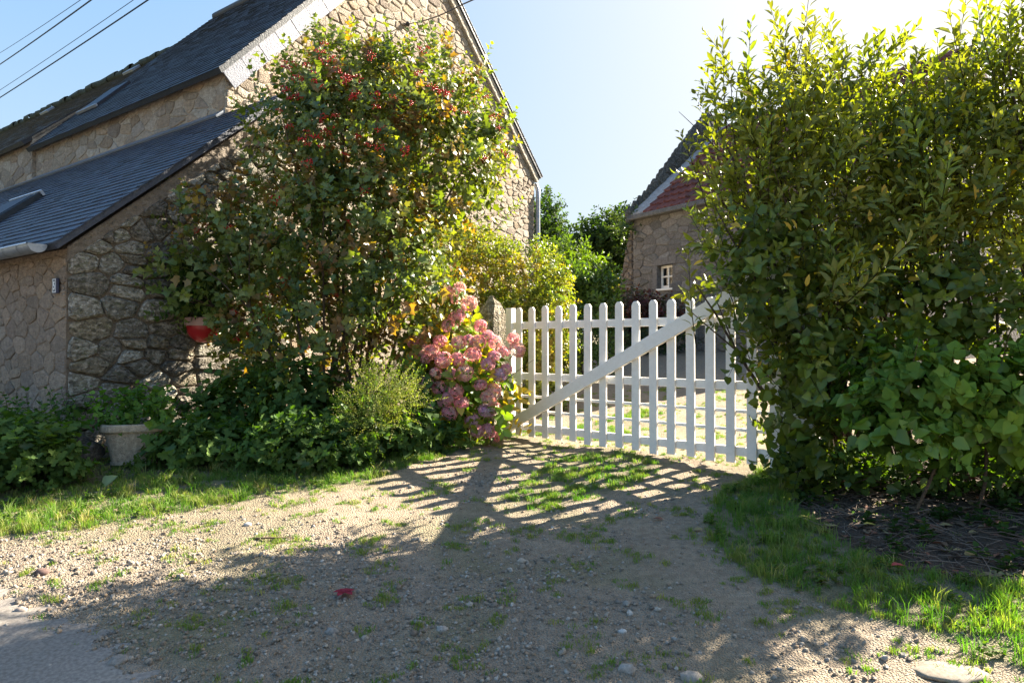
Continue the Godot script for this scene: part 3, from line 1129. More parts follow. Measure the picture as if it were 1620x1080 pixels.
func build_house() -> void:
	var f := frame(-3.67, 9.12, 0.6, 0.8)
	var th := thing("stone_house", "tall granite house with sunlit gable and steep slate roof at left", "house", V(-3.67, 0.6, 9.12))
	var W := 6.87
	var EV := 5.2
	var AP := 8.72
	var LEN := 6.06
	var g := Geo.new()
	g.col = Color(0.54, 0.48, 0.39)
	prism(g, f, PackedVector2Array([Vector2(0, 0.2), Vector2(W, 0.2), Vector2(W, EV), Vector2(W / 2, AP), Vector2(0, EV)]), -LEN, 0.0)
	var wall := part(th, "wall", g.mesh(true), M.mortar)
	var out := PackedVector2Array([Vector2(0, 0.6), Vector2(W, 0.6), Vector2(W, EV - 0.1), Vector2(W / 2, AP - 0.12), Vector2(0, EV - 0.1)])
	var cells := rubble(out, 0.2, 0.13, 63, 0.0)
	lay_stones(wall, f, cells, 0.018, 0.016, STONE_HOUSE, M.stone, func(q): return q.y > 4.2 + q.x * 0.05 or q.x > 5.2, 300)
	var fl := frame(-3.67, 9.12, 0.8, -0.6)
	cells = rubble(PackedVector2Array([Vector2(-LEN, 3.7), Vector2(0, 3.7), Vector2(0, EV - 0.03), Vector2(-LEN, EV - 0.03)]), 0.34, 0.2, 72, 0.0)
	lay_stones(wall, fl, cells, 0.012, 0.014, STONE_HOUSE, M.stone, func(_q): return true)
	# roof, both slopes
	var rise := AP - EV
	var rl := sqrt(pow(W / 2 + 0.16, 2) + pow(rise * (W / 2 + 0.16) / (W / 2), 2))
	var roof: MeshInstance3D
	for side in [0, 1]:
		var sl := slope(f, -0.16, EV - 0.16 * rise / (W / 2) + 0.03, Vector2(W / 2, rise)) if side == 0 else slope(f, W + 0.16, EV - 0.16 * rise / (W / 2) + 0.03, Vector2(-W / 2, rise))
		g = Geo.new()
		g.col = Color(0.05, 0.056, 0.066)
		if side == 0: box(g, sl, Vector3(-LEN, 0, -0.06), Vector3(0.12, rl, 0.0))
		else: box(g, sl, Vector3(-0.10, 0, -0.06), Vector3(LEN, rl, 0.0))
		roof = part(th, "roof", g.mesh(true), M.slate)
		var sg := slates(sl, -LEN if side == 0 else -0.11, 0.13 if side == 0 else LEN, rl, 0.22, 0.12, Color(0.042, 0.047, 0.056), 17 + side)
		part(roof, "slate_courses", sg.mesh(true), M.slate).set_meta("kind", "stuff")
		if side == 0:
			g = Geo.new()
			g.col = Color(0.04, 0.045, 0.055)
			box(g, sl, Vector3(-5.5, 0.95, 0.0), Vector3(-4.78, 1.75, 0.06), 0.01)
			part(roof, "roof_window", g.mesh(true), M.slate)
			g = Geo.new()
			box(g, sl, Vector3(-5.5, 0.9, 0.02), Vector3(-4.74, 0.94, 0.07), 0.004)
			part(roof, "window_flashing", g.mesh(true), M.zinc)
			# pale slates hung along the rake of the gable
			rng.seed = 3
			var k := 0
			while k * 0.36 < rl - 0.2:
				g = Geo.new()
				var c := rnd(0.9, 1.1)
				g.col = Color(0.25, 0.255, 0.29) * c
				box(g, sl, Vector3(0.06, k * 0.36 + 0.05, -0.30), Vector3(0.075 + rnd(0, 0.008), k * 0.36 + 0.40, -0.055), 0.003)
				part(roof, "verge_slate", g.mesh(true), M.slate)
				k += 1
		else:
			g = Geo.new()
			g.col = Color(0.55, 0.51, 0.44)
			box(g, sl, Vector3(-0.07, 0.0, -0.20), Vector3(0.0, rl, -0.062), 0.01)
			part(roof, "mortar_verge", g.mesh(true), M.mortar)
	# ridge
	g = Geo.new()
	g.col = Color(0.12, 0.12, 0.12)
	tube(g, [f * Vector3(W / 2, AP + 0.04, 0.12), f * Vector3(W / 2, AP + 0.02, -LEN)], 0.09, 0.09, 8)
	part(th, "ridge", g.mesh(), M.slate)
	# downpipe at the far corner
	g = Geo.new()
	tube(g, [f * Vector3(W + 0.13, EV - 0.28, -0.05), f * Vector3(W + 0.10, EV - 0.42, 0.03), f * Vector3(W + 0.04, EV - 0.6, 0.07), f * Vector3(W + 0.04, 0.9, 0.07)], 0.045, 0.045, 10)
	part(th, "downpipe", g.mesh(), M.zinc)
	# the older range beyond, in the same line
	var t2 := thing("stone_house", "older longer stone range with mossy dark roof beyond the gabled house", "house", f * Vector3(0, 0.6, -LEN - 0.01))
	var L2 := 26.0
	g = Geo.new()
	g.col = Color(0.47, 0.41, 0.33)
	prism(g, f, PackedVector2Array([Vector2(-0.06, 0.2), Vector2(W - 0.1, 0.2), Vector2(W - 0.1, EV + 0.12), Vector2(W / 2, AP - 0.3), Vector2(-0.06, EV + 0.12)]), -L2, -LEN - 0.01)
	wall = part(t2, "wall", g.mesh(true), M.mortar)
	cells = rubble(PackedVector2Array([Vector2(-16, 3.5), Vector2(-LEN - 0.02, 3.5), Vector2(-LEN - 0.02, EV + 0.05), Vector2(-16, EV + 0.05)]), 0.4, 0.24, 81)
	var fl2 := fl
	fl2.origin = fl * Vector3(0, 0, 0.06)
	lay_stones(wall, fl2, cells, 0.012, 0.014, STONE_HOUSE, M.stone, func(q): return q.x > -10.5, 150)
	var r2 := AP - 0.3 - EV - 0.12
	var rl2 := sqrt(pow(W / 2 + 0.16, 2) + pow(r2 * (W / 2 + 0.16) / (W / 2), 2))
	for side in [0, 1]:
		var sl := slope(f, -0.22, EV + 0.12 - 0.16 * r2 / (W / 2) + 0.02, Vector2(W / 2 + 0.06, r2)) if side == 0 else slope(f, W + 0.1, EV + 0.12 - 0.16 * r2 / (W / 2), Vector2(-W / 2, r2))
		g = Geo.new()
		g.col = Color(0.06, 0.06, 0.06)
		if side == 0: box(g, sl, Vector3(-L2, 0, -0.06), Vector3(-LEN - 0.01, rl2, 0.0))
		else: box(g, sl, Vector3(LEN + 0.01, 0, -0.06), Vector3(L2, rl2, 0.0))
		roof = part(t2, "roof", g.mesh(true), M.slate)
		if side == 0:
			var sg := slates(sl, -L2, -LEN - 0.01, rl2, 0.3, 0.16, Color(0.062, 0.063, 0.064), 27)
			part(roof, "slate_courses", sg.mesh(true), M.slate).set_meta("kind", "stuff")
			g = Geo.new()
			g.col = Color(0.09, 0.10, 0.07)
			rng.seed = 9
			var z := -L2
			while z < -LEN - 0.3:        # ridge tiles, uneven
				tube(g, [sl * Vector3(z, rl2, 0.03 + rnd(-0.03, 0.03)), sl * Vector3(z + 0.42, rl2 + rnd(-0.02, 0.02), 0.03 + rnd(-0.03, 0.03))], 0.10, 0.11, 7)
				z += 0.42
			part(roof, "ridge_tiles", g.mesh(), M.mortar).set_meta("kind", "stuff")
			for q in [[-9.3, rl2 - 0.25], [-14.2, rl2 - 0.3]]:
				g = Geo.new()
				box(g, sl, Vector3(q[0] - 0.3, q[1] - 0.12, 0.0), Vector3(q[0] + 0.2, q[1] + 0.12, 0.07), 0.01)
				part(roof, "roof_vent", g.mesh(true), M.zinc)

func build_cottage() -> void:
	# shaded cottage across the yard: red tiles, stone coping, one small white window
	var f := frame(3.07, 18.0, 0.527, -0.85)
	var th := thing("stone_cottage", "old shaded stone cottage with red tile roof across the yard", "house", V(3.07, 1.4, 18.0))
	var LN := 6.6
	var EV := 4.86
	var RH := 2.55
	var RW := 2.9
	var g := Geo.new()
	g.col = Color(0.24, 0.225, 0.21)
	var win := Rect2(0.86, 2.96, 0.5, 0.56)
	# wall of four pieces round the window, 0.5 m thick
	box(g, f, Vector3(0, 0.9, -0.5), Vector3(win.position.x, EV, 0))
	box(g, f, Vector3(win.end.x, 0.9, -0.5), Vector3(LN, EV, 0))
	box(g, f, Vector3(win.position.x, 0.9, -0.5), Vector3(win.end.x, win.position.y, 0))
	box(g, f, Vector3(win.position.x, win.end.y, -0.5), Vector3(win.end.x, EV, 0))
	box(g, f, Vector3(0, 0.9, -2 * RW), Vector3(LN, EV, -2 * RW + 0.4))
	var gf := Transform3D(Basis(-f.basis.z, Vector3.UP, f.basis.x), f.origin)    # gable ends: x runs into the building
	for z in [0.0, LN - 0.4]:
		prism(g, gf, PackedVector2Array([Vector2(0.51, 0.9), Vector2(2 * RW - 0.41, 0.9), Vector2(2 * RW - 0.41, EV + 0.3), Vector2(RW, EV + RH - 0.1), Vector2(0.51, EV + 0.3)]), z + 0.003, z + 0.4)
	var wall := part(th, "wall", g.mesh(true), M.mortar)
	var cells := rubble(PackedVector2Array([Vector2(0, 1.1), Vector2(LN, 1.1), Vector2(LN, EV - 0.05), Vector2(0, EV - 0.05)]), 0.34, 0.2, 95, 0.0, [win.grow(0.12)])
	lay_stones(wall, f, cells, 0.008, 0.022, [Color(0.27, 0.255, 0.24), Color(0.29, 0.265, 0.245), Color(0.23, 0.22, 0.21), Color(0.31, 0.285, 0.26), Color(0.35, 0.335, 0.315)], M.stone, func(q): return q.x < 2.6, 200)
	g = Geo.new()
	g.col = Color(0.30, 0.28, 0.27)
	box(g, f, Vector3(win.position.x - 0.14, win.end.y, -0.02), Vector3(win.end.x + 0.14, win.end.y + 0.18, 0.028), 0.008)
	box(g, f, Vector3(win.position.x - 0.16, win.position.y - 0.2, -0.02), Vector3(win.position.x, win.end.y, 0.026), 0.008)
	part(wall, "window_surround", g.mesh(true), M.stone)
	# window
	var wr := win.grow(-0.004)
	g = Geo.new()
	for r in [[0.0, 0.0, 0.06, wr.size.y], [wr.size.x - 0.06, 0.0, wr.size.x, wr.size.y], [0.06, 0.0, wr.size.x - 0.06, 0.07], [0.06, wr.size.y - 0.06, wr.size.x - 0.06, wr.size.y], [wr.size.x / 2 - 0.022, 0.07, wr.size.x / 2 + 0.022, wr.size.y - 0.06], [0.06, wr.size.y * 0.52 - 0.02, wr.size.x / 2 - 0.022, wr.size.y * 0.52 + 0.02], [wr.size.x / 2 + 0.022, wr.size.y * 0.52 - 0.02, wr.size.x - 0.06, wr.size.y * 0.52 + 0.02]]:
		box(g, f, Vector3(wr.position.x + r[0], wr.position.y + r[1], -0.16), Vector3(wr.position.x + r[2], wr.position.y + r[3], -0.11), 0.005)
	var wf := part(th, "window", g.mesh(true), M.white_paint)
	for px in [0, 1]:
		for py in [0, 1]:
			g = Geo.new()
			var x0 := wr.position.x + (0.061 if px == 0 else wr.size.x / 2 + 0.023)
			var y0 := wr.position.y + (0.071 if py == 0 else wr.size.y * 0.52 + 0.021)
			box(g, f, Vector3(x0, y0, -0.142), Vector3(x0 + wr.size.x / 2 - 0.085, y0 + (wr.size.y * 0.52 - 0.093 if py == 0 else wr.size.y * 0.48 - 0.083), -0.136))
			part(wf, "pane", g.mesh(true), M.glass)
	g = Geo.new()
	box(g, f, Vector3(win.position.x - 0.02, win.position.y - 0.05, -0.11), Vector3(win.end.x + 0.02, win.position.y - 0.002, 0.035), 0.006)
	part(wf, "sill", g.mesh(true), M.white_paint)
	# roof slab, tiles, eave band
	var ydir := (-f.basis.z * RW + Vector3.UP * RH).normalized()
	var sl := Transform3D(Basis(f.basis.x, ydir, f.basis.x.cross(ydir)), f * Vector3(0, EV - 0.05, 0.14))
	var rl := sqrt(pow(RW + 0.14, 2) + pow(RH * (RW + 0.14) / RW, 2))
	g = Geo.new()
	g.col = Color(0.15, 0.07, 0.055)
	box(g, sl, Vector3(0.0, 0, -0.12), Vector3(LN, rl, -0.02))
	var sl2 := Transform3D(Basis(-f.basis.x, (f.basis.z * RW + Vector3.UP * RH).normalized(), Vector3.ZERO), f * Vector3(LN, EV - 0.05, -2 * RW - 0.14))
	sl2.basis.z = sl2.basis.x.cross(sl2.basis.y)
	box(g, sl2, Vector3(0, 0, -0.12), Vector3(LN, rl, -0.02))
	var roof := part(th, "roof", g.mesh(true), M.tile)
	var tg := Geo.new()      # one clay tile: a rib on the left, a pan on the right
	for q in [[0.0, 0.0], [0.03, 0.035], [0.06, 0.04], [0.09, 0.01], [0.16, 0.002], [0.235, 0.004]]:
		tg.p(Vector3(q[0], 0, q[1] + 0.055)); tg.p(Vector3(q[0], 0.36, q[1])); tg.p(Vector3(q[0], 0, q[1] + 0.012))
	for k in 5:
		var a := k * 3
		tg.quad(a, a + 3, a + 4, a + 1)
		tg.quad(a + 2, a + 5, a + 3, a)
	var tmesh := tg.mesh()
	var mats := []
	for c in [Color(0.23, 0.062, 0.042), Color(0.19, 0.055, 0.040), Color(0.26, 0.075, 0.048), Color(0.15, 0.055, 0.042)]:
		var m: StandardMaterial3D = M.tile.duplicate()
		m.albedo_color = c.linear_to_srgb()
		mats.append(m)
	rng.seed = 21
	var rx := []
	var rc := []
	var rows := int(rl / 0.30)
	for r in rows + 1:
		for k in int((LN - 0.5) / 0.235):
			var u := 0.54 + k * 0.235
			var t := Transform3D(sl.basis, sl * Vector3(u, minf(r * 0.30, rl - 0.36), rnd(-0.008, 0.008)))
			if u < 2.3:
				part(roof, "tile", tmesh, mats[rng.randi() % 4], t)
			else:
				rx.append(t)
				rc.append(Color(0.23, 0.062, 0.042) * rnd(0.65, 1.2))
	var mm := many(roof, "tile_rows", tmesh, M.tile, rx, rc)
	mm.position = Vector3.ZERO
	for k in rx.size():
		mm.multimesh.set_instance_transform(k, rx[k])
	# mortared strip and rough stone coping along the near gable
	g = Geo.new()
	g.col = Color(0.5, 0.49, 0.48)
	box(g, sl, Vector3(0.02, 0.02, -0.02), Vector3(0.6, rl - 0.02, 0.055), 0.015)
	part(roof, "mortar_strip", g.mesh(true), M.mortar)
	rng.seed = 33
	var y := 0.05
	while y < rl + 0.1:
		g = Geo.new()
		g.col = Color(0.20, 0.195, 0.185) * rnd(0.8, 1.2)
		var k := y / rl
		var sz := lerpf(0.0, 0.42, clampf((k - 0.2) / 0.7, 0, 1))
		var step := rnd(0.16, 0.26)
		ball(g, sl * Vector3(-0.02 + rnd(-0.04, 0.04), y, 0.0 + sz * 0.25), Vector3(0.12 + sz * 0.5, 0.24 + sz * 0.5, 0.1 + sz * 0.6), 9, 14, 0.42, y * 5.0)
		part(roof, "coping_stone", g.mesh(), M.lichen_stone)
		y += step
	g = Geo.new()
	g.col = Color(0.22, 0.22, 0.22)
	box(g, f, Vector3(-0.1, EV - 0.14, 0.0), Vector3(LN, EV - 0.02, 0.2), 0.02)
	part(roof, "eave_band", g.mesh(true), M.mortar)
	# sloping buttress at the near end
	g = Geo.new()
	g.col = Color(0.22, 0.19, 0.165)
	prism(g, f, PackedVector2Array([Vector2(-1.25, 0.9), Vector2(0.0, 0.9), Vector2(0.0, EV - 0.2), Vector2(-0.12, EV - 0.25)]), -1.2, -0.004, 0.02)
	var bt := part(th, "buttress", g.mesh(true), M.mortar)
	cells = rubble(PackedVector2Array([Vector2(-1.18, 1.1), Vector2(-0.02, 1.1), Vector2(-0.02, EV - 0.3), Vector2(-0.12, EV - 0.35)]), 0.26, 0.17, 97)
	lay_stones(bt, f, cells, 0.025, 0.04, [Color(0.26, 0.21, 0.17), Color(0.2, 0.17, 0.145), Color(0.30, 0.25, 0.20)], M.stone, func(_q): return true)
	# plants rooted in its top and foot
	var tw := [twig(0.3, 8, 4, 0.09, 0.035, 1.0, 0.003, 5, Color(0.1, 0.07, 0.04)), twig(0.3, 8, 1, 0.08, 0.04, 1.1, 0.003, 6, Color(0.1, 0.07, 0.04))]
	var c1 := f * Vector3(-0.12, EV - 0.15, -0.2)
	var wp := thing("wall_plant", "dark bushy plant growing from the cottage wall top below the eave", "plant", c1)
	foliage(wp, "foliage", tw, M.leaf, scatter([[c1, Vector3(0.5, 0.38, 0.4)], [c1 + Vector3(-0.35, -0.1, 0), Vector3(0.3, 0.25, 0.3)]], 120, 0.5, 8), [Color(0.045, 0.075, 0.025), Color(0.06, 0.09, 0.03)], 0.4, 0.7, 0.6, 1.1, 9)
	var c2 := f * Vector3(-0.75, 2.6, -0.2)
	var wq := thing("dry_shrub", "dry tan shrub clinging to the sloping foot of the cottage wall", "plant", f * Vector3(-0.85, 1.3, 0.0))
	foliage(wq, "foliage", tw, M.leaf_soft, scatter([[c2, Vector3(0.28, 0.8, 0.3)]], 110, 0.5, 18), [Color(0.16, 0.12, 0.06), Color(0.12, 0.12, 0.05), Color(0.2, 0.15, 0.08)], 0.6, 0.7, 0.5, 0.9, 19)
	var c3 := at(1000, 492, 16.2)
	var rd := thing("red_shrub", "dark red leaved shrub at the foot of the cottage wall", "shrub", V(c3.x, 1.3, 16.2))
	foliage(rd, "foliage", tw, M.leaf, scatter([[c3, Vector3(0.75, 0.42, 0.5)], [c3 + Vector3(0.6, -0.1, 0), Vector3(0.6, 0.35, 0.4)]], 420, 0.5, 28), [Color(0.10, 0.028, 0.028), Color(0.07, 0.03, 0.028), Color(0.05, 0.05, 0.025)], 0.5, 0.7, 0.6, 1.0, 29)
	foliage(rd, "foliage", tw, M.leaf, scatter([[c3 + Vector3(0.2, -0.75, 0.1), Vector3(1.2, 0.55, 0.4)]], 420, 0.5, 38), [Color(0.03, 0.05, 0.02), Color(0.04, 0.06, 0.025)], 0.5, 0.7, 0.6, 1.0, 39)

# ---------------------------------------------------------------- gate
func build_gate() -> void:
	var f := frame(0.087, 7.6, 0.7008, -0.7134)
	var th := thing("picket_gate", "white wooden picket gate with a long diagonal brace across the drive", "gate", f * Vector3(1.4, 0.62, 0))
	var us := []
	for k in 16: us.append(-0.005 + k * 0.1885)
	rng.seed = 4
	for u in us:
		var g := Geo.new()
		var b := 0.64 + rnd(-0.012, 0.012)
		var t := 2.0 + rnd(-0.006, 0.006)
		var h := 0.041 + rnd(-0.0015, 0.0015)
		var lean := rnd(-0.006, 0.006)
		prism(g, f, PackedVector2Array([Vector2(u - h + lean, b), Vector2(u + h + lean, b + rnd(-0.004, 0.004)), Vector2(u + h, t - 0.035), Vector2(u + h - 0.008, t - 0.016), Vector2(u + h - 0.024, t), Vector2(u - h + 0.024, t), Vector2(u - h + 0.008, t - 0.016), Vector2(u - h, t - 0.035)]), 0.0, 0.024, 0.003)
		part(th, "slat", g.mesh(true), M.white_paint)
	for r in [[1.772, 1.846], [1.236, 1.308], [0.70, 0.772]]:
		var g := Geo.new()
		box(g, f, Vector3(-0.115, r[0], -0.047), Vector3(2.88, r[1], -0.0015), 0.003)
		part(th, "rail", g.mesh(true), M.white_paint)
	for y in [1.062, 0.912]:
		var g := Geo.new()
		box(g, f, Vector3(-0.115, y - 0.013, -0.028), Vector3(2.88, y + 0.013, -0.0015), 0.003)
		part(th, "batten", g.mesh(true), M.white_paint)
	for u in [-0.16, 2.93]:
		var g := Geo.new()
		box(g, f, Vector3(u - 0.045, 0.66, -0.05), Vector3(u + 0.045, 2.0 if u < 0 else 2.12, 0.022), 0.005)
		part(th, "stile", g.mesh(true), M.white_paint)
	var g := Geo.new()
	prism(g, f, PackedVector2Array([Vector2(-0.2, 0.66), Vector2(-0.17, 0.655), Vector2(2.95, 2.17), Vector2(2.95, 2.312), Vector2(-0.2, 0.765)]), 0.0265, 0.064, 0.004)
	part(th, "brace", g.mesh(true), M.white_paint)
	# stout posts
	g = Geo.new()
	box(g, f, Vector3(2.985, 0.3, -0.09), Vector3(3.145, 1.9, 0.07), 0.008)
	single("gate_post", g.mesh(true), M.white_paint, "white hanging post of the gate, mostly hidden inside the hedge", "post")
	# granite gatepost with a rough pyramid top
	var gp := Transform3D(f.basis, f * Vector3(-0.44, 0.0, 0.02))
	g = Geo.new()
	g.col = Color(0.52, 0.46, 0.39)
	var rings := [[0.3, 0.135, 0.135], [0.9, 0.14, 0.13], [1.4, 0.135, 0.135], [1.86, 0.137, 0.13], [1.97, 0.128, 0.125], [2.06, 0.075, 0.07], [2.14, 0.015, 0.015]]
	rng.seed = 6
	var n := 16
	for r in rings:
		for k in n:
			var a := TAU * (k + 0.5) / n
			var c := Vector2(cos(a), sin(a))
			c = c / maxf(absf(c.x), absf(c.y)) * (0.96 if k % 4 == 1 or k % 4 == 2 else 0.985)
			g.p(gp * Vector3(c.x * r[1] * 1.12 + rnd(-0.014, 0.014) + (0.02 if r[0] > 2.0 else 0.0), r[0] + rnd(-0.01, 0.01), c.y * r[2] * 1.12 + rnd(-0.014, 0.014)))
	for k in rings.size() - 1:
		for s in n:
			var b := (s + 1) % n
			g.quad(k * n + b, k * n + s, (k + 1) * n + s, (k + 1) * n + b)
	var top := g.p(gp * Vector3(0.02, 2.145, 0))
	for s in n: g.tri((rings.size() - 1) * n + (s + 1) % n, (rings.size() - 1) * n + s, top)
	single("granite_gatepost", g.mesh(true), M.lichen_stone, "rough granite gatepost with pyramid top beside the hydrangea", "post", Vector3.ZERO)

# ---------------------------------------------------------------- plants on the left
func floret(g: Geo, t: Transform3D, r: float, col: Color) -> void:
	g.col = col
	var c := g.p(t * Vector3(0, 0, 0))
	for k in 4:
		var a := k * PI / 2
		var i0 := g.p(t * (Vector3(cos(a - 0.55), 0.12, sin(a - 0.55)) * r * 0.8))
		var i1 := g.p(t * (Vector3(cos(a), 0.3, sin(a)) * r * 1.1))
		var i2 := g.p(t * (Vector3(cos(a + 0.55), 0.12, sin(a + 0.55)) * r * 0.8))
		g.tri(c, i1, i0)
		g.tri(c, i2, i1)

func build_hydrangea() -> void:
	var base := hit(735, 705)
	base.y = 7.2
	var th := thing("hydrangea", "hydrangea bush covered in dusty pink flower heads beside the gate", "bush", V(-0.48, gbase(-0.48, 7.2), 7.2))
	var lobes := [[at(712, 555, 7.3), Vector3(0.36, 0.42, 0.3)], [at(735, 630, 7.2), Vector3(0.52, 0.42, 0.36)], [at(680, 610, 7.2), Vector3(0.3, 0.5, 0.3)], [at(715, 490, 7.4), Vector3(0.13, 0.25, 0.15)]]
	stems(th, "stem", V(-0.48, 0.6, 7.25), 0.2, [at(700, 480, 7.4), at(740, 500, 7.35), at(780, 560, 7.2), at(660, 560, 7.2), at(700, 600, 7.0), at(770, 620, 7.0), at(725, 560, 7.0)], 0.012, Color(0.16, 0.1, 0.06))
	var tw := [twig(0.22, 7, 4, 0.12, 0.042, 1.1, 0.003, 15, Color(0.12, 0.14, 0.04)), twig(0.22, 6, 4, 0.13, 0.047, 1.2, 0.003, 16, Color(0.12, 0.14, 0.04))]
	foliage(th, "foliage", tw, M.leaf, scatter(lobes, 300, 0.5, 44), [Color(0.07, 0.13, 0.026), Color(0.10, 0.17, 0.03), Color(0.15, 0.18, 0.035), Color(0.32, 0.24, 0.04)], 0.5, 0.7, 0.7, 1.0, 45)
	front_leaves(th, lobes, 70, 4, 0.12, 0.04, [Color(0.09, 0.16, 0.03), Color(0.12, 0.19, 0.035), Color(0.36, 0.27, 0.04), Color(0.07, 0.13, 0.03)], 46)
	rng.seed = 47
	var heads := []
	for v in 5:
		var g := Geo.new()
		var tone: Color = [Color(0.78, 0.41, 0.44), Color(0.74, 0.42, 0.47), Color(0.82, 0.52, 0.51), Color(0.74, 0.52, 0.46), Color(0.62, 0.44, 0.60)][v]
		for k in 170:
			var d := rdir()
			if d.y < -0.65: continue
			var q := Vector3(d.x, d.y * 0.82, d.z) * 0.078 * rnd(0.86, 1.08)
			var b := rnd(0.65, 1.3)
			floret(g, Transform3D(basis_y(d + rdir() * 0.35, rnd(0, TAU)), q), rnd(0.016, 0.021), Color(tone.r * b, tone.g * b * rnd(0.8, 1.35), tone.b * b * rnd(0.85, 1.2)))
		g.col = Color(0.2, 0.12, 0.08)
		tube(g, [Vector3(0, -0.16, 0), Vector3(0, 0, 0)], 0.004, 0.003, 4)
		heads.append(g.mesh())
	var hp := [[708, 461], [727, 455], [723, 468], [742, 480], [726, 498], [708, 515], [720, 505], [760, 515], [655, 542], [667, 553], [696, 539], [673, 564], [684, 555], [701, 569], [726, 542], [741, 538], [757, 541], [772, 531], [783, 541], [812, 535], [818, 553], [724, 568], [748, 561], [796, 556], [782, 563], [772, 576], [690, 590], [714, 592], [647, 595], [674, 607], [695, 613], [721, 618], [801, 584], [791, 592], [760, 609], [782, 618], [773, 629], [702, 634], [681, 639], [730, 637], [711, 653], [656, 654], [770, 649], [782, 645], [747, 666], [683, 678], [755, 682], [772, 681], [783, 688], [696, 697], [735, 590], [708, 630]]
	for q in hp:
		var e: float = 1.0 - pow((q[0] - 735.0) / 105.0, 2) - pow((q[1] - 580.0) / 140.0, 2)
		var d: float = 7.3 - 0.5 * sqrt(maxf(0.0, e)) + rnd(-0.06, 0.06)
		var p := at(q[0], q[1], d)
		var purple: bool = (q[0] == 770 and q[1] == 649)
		var sc := rnd(0.7, 1.0)
		var o := part(th, "flower_head", heads[4 if purple else rng.randi() % 4 if rng.randf() > 0.06 else 4], M.petal, Transform3D(basis_y(Vector3(rnd(-0.5, 0.5), 0.8, 0.55) + rdir() * 0.25, rnd(0, TAU)).scaled(Vector3.ONE * sc), p))
		if purple: o.set_meta("label", "lilac coloured flower head")

